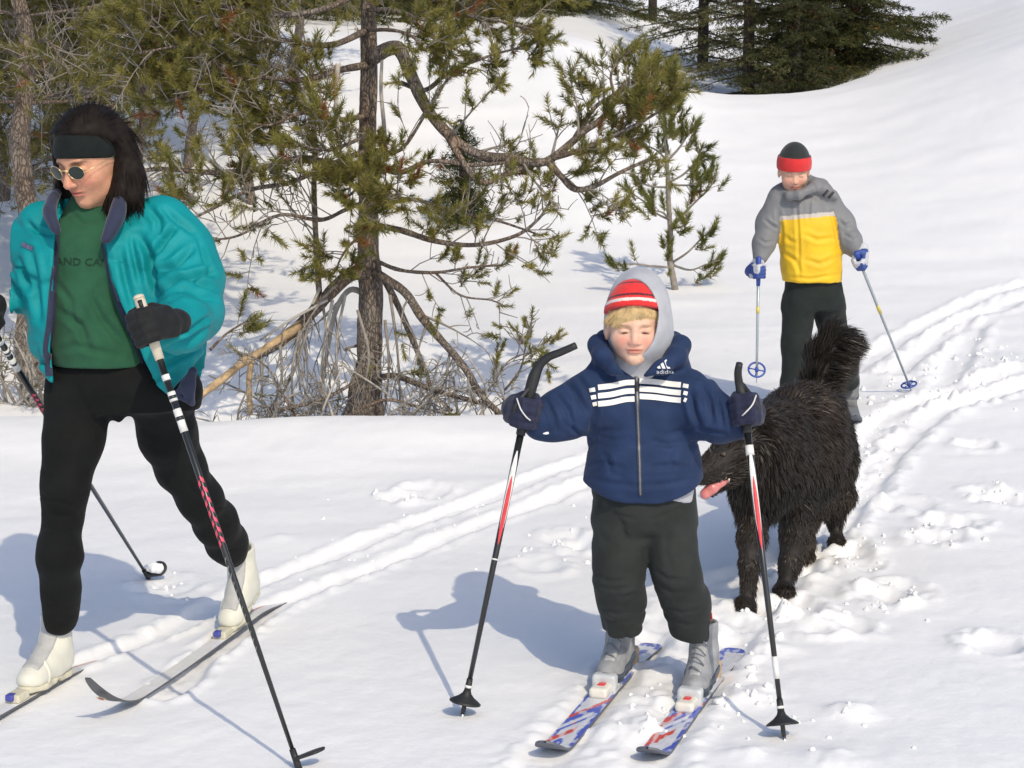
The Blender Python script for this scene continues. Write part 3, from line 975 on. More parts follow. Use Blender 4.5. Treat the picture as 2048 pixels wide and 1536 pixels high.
# ------------------------------------------------------------------ young skier in the navy jacket
def build_boy():
    Y0 = 4.80
    gL, gR = G(1236, 1362), G(1387, 1382)       # boot centres on the snow
    Y0 = (gL[1] + gR[1]) / 2 - .02
    navy = mat('navy_jacket', (.016, .033, .088), .75, .22, 14, .35, 160, .002, sheen=.05, spec=.2)
    grey = mat('grey_fleece', (.40, .41, .45), .85, .12, 25, .3, 260, .002, sheen=.2)
    pant = mat('charcoal_trousers', (.023, .027, .026), .8, .25, 12, .4, 140, .002, sheen=.05, spec=.2)
    knit = mat('red_knit', (1, 1, 1), .85, .12, 60, .5, 420, .002, attr=True, sheen=.2)
    skin = mat('skin', (1, 1, 1), .55, .13, 55, .35, 260, .0015, sss=.10, attr=True, spec=.3)
    blond = mat('blond_hair', (.58, .42, .21), .5, .3, 60)
    gl = mat('navy_glove', (.018, .021, .050), .75, .3, 40, .5, 160, .003, sheen=.08, spec=.25)
    root = empty('person', (float(gL[0] + gR[0]) / 2, float(gL[1] + gR[1]) / 2, 0.0),
                 'small boy in navy jacket, grey hood and red striped hat standing on short skis', 'person')
    d = Y0
    # head and the body under the clothes
    hc = W(1269, 656, d - .02); Hs = .190
    fw = nrm((-.05, -1, -.02)); R = frame(fw)
    hs = local(head_sdf(child=1.0, nose=.62, jaw=.9), hc, R, Hs, 1.13)
    trunk = U(.05, cone(W(1275, 745, d + .03), W(1280, 940, d + .02), .07, .085), cone(W(1195, 765, d + .02), W(1360, 765, d + .02), .04, .04))
    lo, hi = hc - .17, hc + .17
    body = sdf_obj('body', U(.03, hs, cone(hc + R @ V3(0, -.03, -.1), W(1277, 770, d + .02), .045, .06)), lo, hi, .0025, skin, root, 1,
                   tint=lambda V: skin_tint(V, hc, R, Hs, (.68, .44, .33), (.56, .20, .16), (.74, .30, .23), (.42, .27, .14), 1.0))
    # eyes: a slit of dark lashes is all a squint shows
    for sx in (-1, 1):
        a = np.array([(sx * (.085 + .028 * i), .352 - .012 * abs(i - 2), -.024 - .006 * abs(i - 1.6)) for i in range(5)]) * Hs @ R.T + hc
        tube('eyelashes', smooth_path(a, 3), .0019, mat('lash', (.07, .035, .02), .7), body, 5)
    # hat
    def hat_f(P):
        q = (P - hc.astype(np.float32)) @ R.astype(np.float32) / Hs
        q = q.astype(np.float32)
        d0 = ell((0, -.05, .17), (.425, .49, .54))(q)
        slope = q[:, 2] - .335 - .36 * (q[:, 1] - .30)          # brim higher at the brow, lower at the nape
        roll = np.where((slope > 0) & (slope < .13), .018, 0)
        return np.maximum(d0 - roll - .010 * noise3(q, 3.0, 2), -slope * .9) * Hs
    def hat_t(V):
        q = (V - hc) @ R / Hs
        s_ = q[:, 2] - .335 - .36 * (q[:, 1] - .30)
        c = np.tile(np.array([.72, .022, .022]), (len(V), 1))
        c[(s_ > .075) & (s_ < .125)] = (.80, .66, .62)
        c[(s_ > .165) & (s_ < .20)] = (.08, .012, .02)
        c[(s_ > .385) & (s_ < .41)] = (.10, .014, .02)
        return c
    sdf_obj('knit_hat', hat_f, hc - .14, hc + .16, .0026, knit, root, 1, tint=hat_t)
    # fringe of blond hair under the hat
    n = 1900
    an = RNG.uniform(-1.25, 1.25, n)
    rr = np.stack([np.sin(an) * .385, np.cos(an) * .380 - .02, .350 - .15 * np.abs(np.sin(an)) + RNG.normal(size=n) * .012 + .02 * np.cos(an)], 1)
    dr = np.stack([.55 * np.sin(an) * 0 + .35 + .15 * RNG.normal(size=n), .12 + 0 * an, -1 + 0 * an], 1)
    ln = (.085 + .15 * RNG.random(n)) * (1 + .45 * np.sin(an * 3.1 + 1.0)) * np.where(np.abs(an) > .95, 1.5, 1)
    bn = np.stack([.12 * RNG.normal(size=n), -.55 + 0 * an, 0 * an], 1)
    Vh, Fh = strands(rr * Hs @ R.T + hc, dr @ R.T, ln * Hs, .0030, bn @ R.T, 4, .22, sidebias=np.tile(fw, (n, 1)) * 1.0)
    mesh_obj('hair_fringe', Vh, Fh, blond, root)
    # grey hoodie hood
    c_out = W(1277, 640, d + .045); mp = mpp(d)
    hood_o = U(.05, ell(c_out, (69 * mp, .155, 108 * mp)), cone(W(1278, 700, d + .06), W(1278, 770, d + .05), .085, .10))
    hood_i = U(.05, ell(c_out, (62 * mp, .145, 100 * mp)), cone(W(1278, 700, d + .06), W(1278, 780, d + .05), .074, .090))
    op = U(.03, ell(W(1266, 636, d - .150), (54 * mp, .175, 92 * mp)), cone(W(1266, 672, d - .17), W(1276, 756, d - .165), .064, .020))
    hood = cut(cut(hood_o, hood_i, .004), op, .010)
    hood = both(hood, lambda P: W(1275, 785, d)[2] - P[:, 2], .01)
    sdf_obj('hood', rough(hood, .002, 22, 5), *bounds(W(1180, 520, d - .16), W(1370, 800, d + .23), pad=.02), .0032, grey, root, 2)
    # jacket
    hem = lambda x: W(1275, 992, d)[2] + .0 + 2.6 * np.clip(np.abs(x - W(1278, 990, d)[0]) - .03, 0, 1) ** 2
    torso = loft_px([(742, 1222, 1335, .062, .02), (762, 1190, 1366, .085, .01), (800, 1182, 1380, .108), (860, 1180, 1388, .118), (910, 1174, 1400, .125),
                     (945, 1169, 1408, .130), (972, 1170, 1409, .128), (1000, 1180, 1398, .118)], d + .01, 2.3)
    armL = limb([(1208, 762, d + .01, 46), (1172, 800, d - .03, 46), (1136, 828, d - .07, 44), (1104, 838, d - .10, 38), (1078, 842, d - .12, 33)], .05)
    armR = limb([(1352, 762, d + .01, 46), (1388, 800, d - .03, 46), (1416, 830, d - .07, 43), (1446, 842, d - .10, 37), (1470, 843, d - .12, 31)], .05)
    collar = both(cut(grow(hood_o, .010), grow(hood_o, .001), .003), cut(lambda P: P[:, 2] - W(0, 700, d)[2], op, .01), .01)
    coll_ring = chain([W(*p) for p in [(1262, 748, d - .100), (1228, 734, d - .085), (1206, 712, d - .04), (1198, 692, d + .02), (1210, 680, d + .10)]], [.012, .020, .026, .028, .03], .02)
    coll_ring2 = chain([W(*p) for p in [(1290, 748, d - .100), (1325, 734, d - .085), (1350, 714, d - .04), (1358, 694, d + .02), (1345, 682, d + .10)]], [.012, .020, .026, .028, .03], .02)
    back = chain([W(1205, 700, d + .10), W(1278, 690, d + .16), W(1350, 700, d + .10)], [.035, .04, .035], .02)
    jk = wrinkled(U(.05, torso, armL, armR), .0065, 11, 21, (1.2, 1, 1.2))
    jk = U(.022, jk, coll_ring, coll_ring2, back)
    jk = cut(jk, U(.03, ell(W(1270, 655, d - .10), (.066, .16, .13)), cone(W(1270, 690, d - .15), W(1276, 752, d - .17), .066, .020)), .010)
    def jf(P):
        dd = jk(P)
        dd = dd + .0045 * fbm(P * np.array([1, 1, 1.6], np.float32), 13, 2, 31)
        zz = hem(P[:, 0])
        core = (np.abs(P[:, 0] - W(1278, 990, d)[0]) < .2)
        return np.where(core, np.maximum(dd, (zz - P[:, 2]) * .8), dd)
    lines = [([(1128, 758), (1152, 786), (1172, 822)], 5, .009), ([(1112, 790), (1136, 818), (1148, 858)], 5, .010), ([(1092, 802), (1108, 832), (1114, 862)], 4, .008),
             ([(1150, 745), (1176, 780), (1186, 815)], 5, .008), ([(1128, 845), (1150, 862), (1168, 872)], 4, .006), ([(1192, 790), (1190, 830), (1182, 866)], 6, .012),
             ([(1380, 785), (1388, 820), (1398, 850)], 6, .012), ([(1402, 770), (1420, 800), (1424, 842)], 5, .009), ([(1430, 790), (1440, 815), (1446, 850)], 4, .008),
             ([(1452, 806), (1460, 830), (1462, 860)], 4, .006), ([(1398, 855), (1420, 862), (1450, 868)], 4, .006),
             ([(1196, 872), (1225, 880), (1258, 876)], 4, .004), ([(1180, 930), (1210, 925), (1245, 936)], 5, .005), ([(1300, 880), (1335, 890), (1370, 884)], 5, .004),
             ([(1305, 935), (1345, 930), (1390, 938)], 5, .005), ([(1172, 955), (1230, 968), (1275, 972)], 5, .004), ([(1277, 972), (1330, 968), (1402, 955)], 5, .004),
             ([(1200, 905), (1215, 915), (1222, 945)], 5, .004), ([(1352, 900), (1345, 920), (1348, 950)], 5, .004)]
    jo = sdf_obj('jacket', jf, *bounds(W(1030, 660, d - .22), W(1500, 1010, d + .22), pad=.03), .0052, navy, root, 2, lines=lines)
    bv = bvh_of(jo)
    # white chest bands, three on each side of the zip, and the ends carried on to the sleeves
    wb = mat('white_band', (.78, .77, .74), .6, .08, 60, .3, 200, .001)
    for i, dy in enumerate((0, 17, 33)):
        v, f = strip_px([(1196, 775 + dy), (1222, 772 + dy), (1250, 766 + dy), (1269, 765 + dy)], 11, 3, 3); lay('chest_band', v, f, bv, wb, jo)
        v, f = strip_px([(1279, 762 + dy * .93), (1310, 764 + dy * .93), (1340, 768 + dy * .93), (1362, 770 + dy * .93)], 11, 3, 3); lay('chest_band', v, f, bv, wb, jo)
        v, f = strip_px([(1179 + i * 3, 781 + dy * .85), (1190 + i * 2, 779 + dy * .85)], 8, 2, 2); lay('sleeve_band', v, f, bv, wb, jo)
        v, f = strip_px([(1366 + i, 771 + dy * .85), (1377 - i * 2, 773 + dy * .85)], 8, 2, 2); lay('sleeve_band', v, f, bv, wb, jo)
    # zip
    zm = mat('zip', (.17, .17, .16), .4, .3, 300, metal=.4)
    tape = mat('zip_tape', (.02, .032, .075), .7)
    v, f = strip_px([(1273, 748), (1275, 800), (1277, 860), (1279, 920), (1281, 988)], 9, 4, 2); lay('zip_tape', v, f, bv, tape, jo, .0022)
    v, f = strip_px([(1273, 745), (1275, 800), (1277, 860), (1279, 920), (1281, 990)], 3.4, 4, 1); lay('zip', v, f, bv, zm, jo, .0045)
    v, f = strip_px([(1274, 764), (1275, 782)], 6.5, 3, 2); lay('zip_pull', v, f, bv, BLACK_RUBBER, jo, .008)
    # emblem of three slanted bars over the lettering
    em = mat('emblem', (.68, .69, .72), .5, .1, 90)
    for x0, hgt in ((1319, 6), (1328, 12), (1337, 18)):
        V_ = [(x0 - 4, 736), (x0 + 4.5, 736), (x0 + 4.5 - hgt * .10, 736 - hgt + 2), (x0 - hgt * .42 + 1, 736 - hgt - 2)]
        V_ = [(x0 - 3.2, 737), (x0 + 3.0, 737), (x0 + 3.0 - hgt * .42, 737 - hgt), (x0 - 3.2 - hgt * .30, 737 - hgt + 3.6)]
        lay('emblem_bar', V_, [[0, 1, 2, 3]], bv, em, jo, .003)
    v, f = text_px('adidas', (1313, 747), (34, 0), 11.5); lay('lettering', v, f, bv, em, jo, .003)
    # pale hem of the hoodie showing at the waist
    hod = both(grow(loft_px([(930, 1200, 1388, .115), (1010, 1200, 1388, .118)], d + .012, 2.3), 0), half(W(1330, 985, d), (-.35, 0, -1)), .004)
    sdf_obj('hoodie_hem', both(hod, half(W(1345, 962, d), (.12, 0, 1)), .004), *bounds(W(1180, 925, d - .15), W(1400, 1015, d + .15), pad=.02), .005, grey, root, 2)
    # trousers
    hips = loft_px([(935, 1196, 1384, .098), (975, 1190, 1387, .108), (1020, 1188, 1389, .112), (1048, 1194, 1384, .100), (1064, 1215, 1362, .070)], d + .015, 2.3)
    legL = limb([(1238, 1040, d + .01, 49), (1240, 1100, d - .03, 49), (1237, 1160, d - .055, 48), (1243, 1205, d - .02, 44), (1246, 1270, d + .005, 41)], .04)
    legR = limb([(1338, 1040, d + .01, 49), (1344, 1100, d - .03, 47), (1355, 1155, d - .055, 46), (1372, 1205, d - .02, 44), (1383, 1285, d + .005, 41)], .04)
    legL = both(legL, half(W(1246, 1262, d), (.05, .15, -1)), .012); legR = both(legR, half(W(1383, 1276, d), (-.12, .15, -1)), .012)
    pf = wrinkled(U(.014, U(.05, hips, legL), U(.05, hips, legR)), .0060, 11, 3, (1, 1, 1.7))
    zb = min(W(1245, 1262, d)[2], W(1383, 1275, d)[2])
    lines = [([(1192, 1150), (1215, 1162), (1250, 1160)], 4, .004), ([(1195, 1172), (1230, 1180), (1262, 1172)], 4, .003),
             ([(1240, 1196), (1264, 1190), (1284, 1182)], 4, .004), ([(1200, 1215), (1232, 1228), (1270, 1222)], 4, .003), ([(1310, 1140), (1335, 1158), (1372, 1160)], 4, .004),
             ([(1318, 1172), (1345, 1186), (1392, 1184)], 5, .004), ([(1335, 1215), (1365, 1226), (1404, 1218)], 4, .003), ([(1344, 1240), (1375, 1250), (1412, 1242)], 4, .003),
             ([(1205, 1010), (1235, 1030), (1275, 1040)], 4, .003), ([(1300, 1040), (1335, 1028), (1375, 1012)], 4, .003), ([(1245, 1060), (1255, 1100), (1250, 1140)], 6, .002),
             ([(1335, 1065), (1332, 1100), (1340, 1135)], 6, .002), ([(1204, 1236), (1240, 1246), (1276, 1240)], 4, .002)]
    to = sdf_obj('trousers', rough(pf, .004, 16, 9), *bounds(W(1170, 925, d - .2), W(1430, 1330, d + .2), pad=.03), .0052, pant, root, 2, lines=lines)
    # gloves
    axL = nrm(W(1066, 770, d - .15) - W(920, 1420, G(920, 1430)[1])); axR = nrm(W(1482, 770, d - .15) - W(1572, 1465, G(1570, 1478)[1]))
    cL = W(1050, 826, d - .15); cR = W(1490, 822, d - .15)
    glove('glove', cL, axL, W(1086, 842, d - .115), (-1, -.25, 0), .92, gl, root, .0036, .034)
    glove('glove', cR, axR, W(1462, 843, d - .115), (1, -.25, 0), .92, gl, root, .0036, .034)
    pip = mat('glove_piping', (.62, .62, .60), .6)
    tube('wrist_loop', smooth_path([cL + V3(*p) for p in [(-.022, -.042, .046), (-.012, -.058, .020), (.002, -.060, .0), (.014, -.050, -.012)]], 4), .0022, pip, root, 5)
    tube('wrist_loop', smooth_path([cR + V3(*p) for p in [(.024, -.036, .048), (.012, -.056, .026), (-.006, -.060, .006), (-.014, -.052, -.004)]], 4), .0022, pip, root, 5)
    # snow stuck to the cuffs
    for c in (W(1092, 858, d - .155), W(1462, 862, d - .150)):
        sdf_obj('snow_patch', rough(ell(c, (.022, .010, .011)), .006, 70, 6), c - .04, c + .04, .004, SNOW, root, 1)
    # boots and skis
    up_m = mat('boot_grey', (.27, .275, .285), .6, .3, 30, .3, 180); so_m = mat('boot_dark', (.045, .06, .085), .6, .3, 30)
    tn_m = mat('boot_tongue', (.36, .37, .38), .7, .2, 40, .4, 200); lace_m = mat('boot_lace', (.15, .16, .18), .7); rnd_m = mat('boot_rand', (.055, .075, .10), .45, .35, 40)
    sk = []
    for tip, tail, lab in (((1090, 1523), (1304, 1278), 'short colourful ski on the snow under the boy\'s boot nearest the left-hand pole'),
                      ((1294, 1526), (1470, 1287), 'short colourful ski on the snow under the boy\'s boot nearest the brown dog')):
        sk.append((G(*tip), G(*tail), lab))
    tops = mat('ski_top', (1, 1, 1), .35, .10, 30, attr=True, coat=.25); bases = mat('ski_base_dark', (.10, .11, .14), .5)
    def paint(seed):
        def f(S, A, L):
            t = L - S                              # distance from the tip
            P = np.stack([S * 9, A * 28, 0 * S + seed], -1)
            c = np.tile(np.array([.62, .63, .68]), (len(S), 1))
            n1 = noise3(P, 1.0, 3); n2 = noise3(P, 2.2, 8 + seed)
            edge = np.abs(A) > .027
            diag = (t * 1.0 + A * 2.4)
            blue = ((diag > .29) & (diag < .40)) | (edge & (t > .10) & (t < .55)) | ((n1 > .30) & (t > .06))
            c[blue] = (.07, .11, .50)
            red = ((diag > .40) & (diag < .43)) | ((n2 > .45) & (A > .0) & (t > .12) & (t < .6)) | ((diag > .20) & (diag < .245) & (A > -.01))
            c[red] = (.62, .07, .045)
            orange = (A > .006) & (t > .045) & (t < .10)
            c[orange] = (.66, .36, .11)
            c[(np.abs(diag - .33) < .018) & (A > -.02)] = (.62, .63, .68)
            c[S < .045] = (.08, .12, .48)
            fro = (noise3(P, 4.5, 40 + seed) > .12)            # dusting of snow
            c[fro] = c[fro] * .45 + np.array([.75, .76, .78]) * .55
            c[t < .035] = (.45, .54, .55)
            return c
        return f
    white_pl = mat('binding_white', (.74, .71, .62), .35, .08, 40, coat=.3); red_pl = mat('binding_red', (.70, .03, .03), .35, coat=.3); wood = mat('binding_tan', (.52, .34, .17), .5, .2, 30)
    glacier = mat('binding_clear', (.55, .57, .58), .3, .1, 30, coat=.4)
    for i, (tp, tl, lab) in enumerate(sk):
        root_s, at, L = ski('downhill_ski', lab, 'pair of short skis worn by the small boy', [tl[:2], tl[:2] * .5 + tp[:2] * .5, tp[:2]], .078, .010, tops, bases, .045, .13, paint(i * 5), .004, n=420, kk=24)
        g = gL if i == 0 else gR
        dirn = nrm(np.r_[tp[:2] - tl[:2], 0])
        pos = float((g[:2] - tl[:2]) @ dirn[:2])
        o, T, Rr, Up = at(pos - .10)
        heel = o + Up * .012
        b, Rb = boot(root, 'boot', heel, T, Up, .80, .185, (up_m, so_m, tn_m, rnd_m, lace_m), .0035, 'lace', (.0, .01, 0))
        # red lining at the cuff
        sdf_obj('boot_lining', local(cut(cone((.012, .060, .19), (.014, .056, .235), .044, .040), cone((0, .066, .15), (0, .066, .3), .030, .030)), heel, Rb, .8), heel - .15, heel + .28, .004, mat('boot_red', (.62, .04, .03), .7), b, 1)
        Rm = np.stack([Rr, T, Up], 1)
        def blk(name, dy, half_, z, m, rnd=.008):
            c, T2, R2, U2 = at(pos - .10 + dy)
            c = c + U2 * z
            sdf_obj(name, box(c, half_, rnd, Rm), c - .09, c + .09, .0032, m, root_s, 1)
        blk('toe_piece', .258, (.026, .042, .015), .013, white_pl, .010)
        blk('toe_cup', .220, (.034, .020, .026), .022, glacier, .010)
        blk('toe_mark', .255, (.012, .015, .0165), .0140, red_pl, .004)
        blk('heel_piece', -.035, (.028, .035, .028), .026, wood, .010)
        blk('binding_plate', .10, (.030, .13, .007), .006, glacier, .005)
    # poles
    for nm, top, tipx, bend, lab in (
        ('L', cL, (921, 1432), [(1062, 775, d - .15), (1075, 738, d - .15), (1094, 716, d - .16), (1122, 704, d - .17), (1152, 691, d - .18)], 'black ski pole with long angled grip in the boy\'s hand away from the dog'),
        ('R', cR, (1571, 1480), [(1484, 790, d - .15), (1478, 765, d - .15), (1476, 745, d - .16), (1479, 727, d - .17)], 'black ski pole with red shaft band crossing in front of the dog')):
        tip = G(*tipx); tip[2] = gz(tip[0], tip[1]) - .02
        ax = nrm(top - tip); Lp = np.linalg.norm(top - tip)
        pr = empty('ski_pole', tuple(tip), lab, 'ski pole', 'pair of black ski poles held by the small boy')
        at = lambda s_: tip + ax * s_
        sh = tube('shaft', [at(.03), at(Lp * .5), at(Lp - .05)], [.0062, .0082, .0098], POLE_BLACK, pr, 14)
        tube('tip', [at(0), at(.03)], [.0028, .006], STEEL, pr, 8)
        lathe('basket', at(.075), -ax, [(-.022, .008), (-.010, .012), (.0, .022), (.010, .038), (.014, .043), (.017, .042), (.012, .030), (.006, .010)], BLACK_RUBBER, pr, 24)
        tube('ferrule', [at(.085), at(.125)], [.0095, .0082], BLACK_RUBBER, pr, 12)
        tube('ferrule_ring', [at(.10), at(.107)], [.0098, .0098], WHITE_PRINT, pr, 12)
        gp = [top - ax * .06, top - ax * .02, top] + [W(*q) for q in bend]
        gp = smooth_path(gp, 5)
        rad = np.interp(np.linspace(0, 1, len(gp)), [0, .25, .5, .62, 1], [.0125, .0145, .0165, .0115, .0095])
        tube('grip', gp, rad, BLACK_RUBBER, pr, 12)
        tube('strap', smooth_path([top + ax * .075 + V3(0, -.014, 0), top + ax * .03 + V3(-.028 if nm == 'L' else .026, -.045, 0), top + ax * .0 + V3(-.03 if nm == 'L' else .03, -.03, -.01)], 5), .006, BLACK_RUBBER, pr, 8, flat=((0, 1, 0), .45))
        fr = lambda f0, f1, m, r, nm_='colour_band': tube(nm_, [at(Lp * f0), at(Lp * f1)], [r, r], m, pr, 14)
        rr_ = lambda f_: np.interp(f_, [0, .5, 1], [.0062, .0082, .0098]) + .0007
        # half-wrapped coloured blades on the shaft: red inside white
        def blade(f0, f1, a0, a1, m, nm_):
            n_ = 14; k_ = 8
            u = nrm(np.cross(ax, V3(0, 1, 0))); w = np.cross(ax, u)
            V_ = []; Fq = []
            for i in range(n_ + 1):
                f_ = f0 + (f1 - f0) * i / n_; c = at(Lp * f_); r = rr_(f_) 
                taper = 1 - .85 * abs(2 * i / n_ - 1) ** 3
                mid = (a0 + a1) / 2; hw = (a1 - a0) / 2 * taper
                for j in range(k_ + 1):
                    t = mid - hw + 2 * hw * j / k_
                    V_.append(c + (math.cos(t) * u + math.sin(t) * w) * r)
            for i in range(n_):
                for j in range(k_):
                    q = i * (k_ + 1) + j; Fq.append([q, q + 1, q + k_ + 2, q + k_ + 1])
            mesh_obj(nm_, V_, Fq, m, pr)
        vis = math.pi / 2 * (1 if np.cross(ax, nrm(np.cross(ax, V3(0, 1, 0))))[1] < 0 else -1)
        blade(.60, .88, vis - .9, vis + .9, WHITE_PRINT, 'white_blade')
        rr_ = lambda f_: np.interp(f_, [0, .5, 1], [.0062, .0082, .0098]) + .0013
        blade(.58, .80, vis - .55, vis + .55, RED_PRINT, 'red_blade')
        if nm == 'R':
            fr(.865, .895, WHITE_PRINT, .0112, 'logo_band')
            fr(.20, .265, WHITE_PRINT, .0078, 'white_band')
        else:
            fr(.53, .535, WHITE_PRINT, .0095, 'white_band')
    return root
build_boy()
# ------------------------------------------------------------------ striding woman in the teal jacket
def build_woman():
    teal = mat('teal_shell', (.002, .235, .258), .62, .14, 9, .30, 120, .003, spec=.22)
    navy = mat('navy_lining', (.013, .019, .052), .8, .3, 40, .3, 200, .002, sheen=.2)
    green = mat('green_sweatshirt', (.022, .088, .047), .9, .2, 16, .45, 260, .002, sheen=.10, spec=.15)
    black = mat('black_tights', (.007, .0078, .0078), .85, .3, 10, .3, 160, .002, sheen=.03, spec=.15)
    band = mat('black_headband', (.010, .013, .013), .85, .2, 40, .4, 300, .002, sheen=.04, spec=.15)
    skin = mat('skin', (1, 1, 1), .55, .13, 55, .35, 260, .0015, sss=.10, attr=True, spec=.3)
    hairm = mat('dark_hair', (.012, .0085, .007), .6, .4, 50, spec=.12)
    glv = mat('black_glove', (.010, .011, .012), .75, .3, 40, .5, 160, .003, sheen=.05, spec=.25)
    gF = G(85, 1392); gB = G(476, 1262)
    root = empty('person', (float(gF[0] + gB[0]) / 2, float(gF[1] + gB[1]) / 2, 0.0),
                 'woman in open teal jacket, black tights and headband striding on white skis', 'person')
    dF, dB = float(gF[1]) + .02, float(gB[1])
    d = 4.98                                                  # depth of the hips and chest
    mp = mpp(d)
    # ---- head
    hc = W(180, 316, d - .04); Hs = .242
    fw = nrm((-.60, -1, -.46)); R = frame(fw, nrm((-.08, -.1, 1)))
    hs = local(head_sdf(child=0, nose=1.15, jaw=1.08, ears=False), hc, R, Hs)
    body_f = U(.04, hs, cone(hc + R @ V3(0, -.03, -.10), W(205, 470, d + .04), .055, .07))
    body = sdf_obj('body', body_f, hc - V3(.17, .17, .22), hc + V3(.17, .17, .17), .0026, skin, root, 1,
                   tint=lambda V: skin_tint(V, hc, R, Hs, (.60, .315, .20), (.50, .16, .13), (.66, .235, .17), (.035, .02, .015), .8))
    # ---- headband
    def hb(P):
        q = (P - hc.astype(np.float32)) @ R.astype(np.float32) / np.float32(Hs)
        d0 = ell((0, -.06, .13), (.365, .455, .40))(q)
        tilt = q[:, 2] - .38 * (q[:, 1] - .30)
        return np.maximum(np.maximum(d0 + .008 * noise3(q, 5, 1), (.115 - tilt) * .9), (tilt - .50) * .9) * Hs
    sdf_obj('headband', hb, hc - .15, hc + .17, .003, band, root, 1)
    q0 = hc + R @ (V3(.362, -.02, .085) * Hs)
    sdf_obj('headband_logo', ell(q0, (.006, .010, .008), None), q0 - .02, q0 + .02, .002, WHITE_PRINT, root, 1)
    # ---- sunglasses
    lens = mat('dark_lens', (.022, .030, .028), .22, spec=.35); wire = mat('gold_wire', (.75, .58, .32), .3, metal=1.0)
    gl = empty('sunglasses', tuple(hc + R @ (V3(0, .40, -.005) * Hs)), 'round dark sunglasses with thin gold frame on the woman\'s face', 'sunglasses')
    for sx in (-1, 1):
        c = hc + R @ (V3(sx * .150, .405, -.012) * Hs)
        n = R @ nrm(V3(sx * .22, 1, -.06)); u = R @ V3(1, 0, 0)
        rp = ring_path(c, n, .0245, 24, .80, u)
        tube('rim', rp, .0012, wire, gl, 6)
        V_ = np.vstack([[c + n * .003], rp[:-1]]); m = len(rp) - 1
        ln = mesh_obj('lens', V_, [[0, 1 + i, 1 + (i + 1) % m] for i in range(m)], lens, gl)
        tube('temple', smooth_path([c + u * sx * .024, hc + R @ (V3(sx * .33, .26, .01) * Hs), hc + R @ (V3(sx * .375, -.02, .02) * Hs)], 5), .0009, wire, gl, 6)
    tube('bridge', smooth_path([hc + R @ (V3(x, y, z) * Hs) for x, y, z in [(-.05, .415, .01), (0, .445, .03), (.05, .415, .01)]], 4), .0022, wire, gl, 6)
    # ---- hair: crown, mane behind and strands
    def L(x, y, z): return hc + R @ (V3(x, y, z) * Hs)
    crown = both(ell(L(0, -.06, .15), np.array((.41, .465, .43)) * Hs, R), half(L(0, 0, .19), R @ V3(0, .60, -1)), .02)
    mane = U(.05, crown, chain([L(.28, -.24, .16), L(.46, -.30, -.05), L(.50, -.26, -.32), L(.46, -.20, -.52)], [.050, .060, .056, .036], .03),
             chain([L(.35, .06, .10), L(.375, .08, -.10), L(.40, .03, -.36), L(.42, -.04, -.54)], [.020, .028, .034, .022], .02),
             chain([L(.10, -.34, .08), L(.25, -.45, -.2), L(.30, -.40, -.6)], [.06, .06, .045], .03),
             chain([L(-.30, -.25, .1), L(-.36, -.15, -.25), L(-.34, .00, -.45), L(-.26, .10, -.60)], [.03, .038, .042, .030], .03),
             chain([L(.22, -.34, .22), L(.48, -.48, .10), L(.66, -.56, -.06)], [.055, .045, .014], .04))
    hob = sdf_obj('hair', rough(mane, .006, 24, 8), hc - .30, hc + .30, .0045, hairm, root, 2)
    v, f = GEO[hob.name]
    pr, nr = sample_surface(v, f, 6500)
    ql = (pr - hc) @ R / Hs
    wb = sstep(.0, .45, ql[:, 2])[:, None]
    flow = wb * (R @ V3(.75, -.75, -.35))[None] + (1 - wb) * np.array([[.06, .04, -1.0]])
    flow = flow - nr * (flow * nr).sum(1, keepdims=True); flow /= np.maximum(np.linalg.norm(flow, axis=1, keepdims=True), 1e-6)
    ln = np.where(ql[:, 2] > .12, .080, .060) * (.5 + RNG.random(len(pr)))
    Vh, Fh = strands(pr - nr * .004, flow + nr * .05 + .07 * RNG.normal(size=pr.shape), ln, .0030, -nr * np.where(ql[:, 2:3] > -.1, 1.15, .25) + V3(.03, .02, -.12), 5, .10)
    mesh_obj('hair_strands', Vh, Fh, hairm, root)
    # ---- sweatshirt
    sw = loft_px([(395, 158, 236, .06, .03), (425, 118, 262, .085, .02), (470, 95, 300, .115), (560, 92, 300, .125), (640, 96, 304, .13), (700, 104, 318, .135), (726, 112, 318, .125)], d + .01, 2.2)
    neck = cone(W(188, 415, d + .01), W(200, 452, d + .02), .062, .085)
    swl = [([(118, 700), (150, 690), (240, 712)], 6, .006), ([(120, 620), (160, 650), (180, 700)], 7, .010), ([(180, 590), (205, 640), (250, 690)], 7, .010), ([(215, 560), (235, 620), (262, 680)], 6, .007), ([(110, 560), (140, 600), (150, 650)], 6, .006),
           ([(140, 420), (165, 446), (205, 440)], 4, .005)]
    so = sdf_obj('sweatshirt', rough(U(.03, sw, neck), .004, 12, 4), *bounds(W(60, 380, d - .2), W(340, 745, d + .2), pad=.03), .006, green, root, 2, lines=swl)
    ink = mat('faded_print', (.006, .026, .014), .9)
    bvs = bvh_of(so)
    v, f = text_px('GRAND CANYON', (80, 528), (190, 6), 21); lay('lettering', v, f, bvs, ink, so, .002)
    # ---- jacket, open in front
    sh = d + .02
    trunk = loft_px([(398, 128, 262, .085, .04), (425, 84, 318, .110, .03), (470, 50, 364, .145, .01), (540, 36, 385, .165), (620, 52, 400, .175), (700, 66, 412, .18), (760, 78, 405, .17), (800, 92, 398, .15)], sh, 2.3)
    armL = limb([(328, 452, sh, 60), (362, 505, sh - .03, 58), (380, 565, sh - .10, 56), (382, 622, sh - .20, 53), (360, 650, sh - .36, 48), (340, 656, sh - .45, 43)], .06)
    armR = limb([(88, 456, sh, 50), (46, 502, sh + .05, 50), (-6, 556, sh + .10, 46), (-10, 590, sh + .02, 42), (-16, 612, sh - .06, 36)], .06)
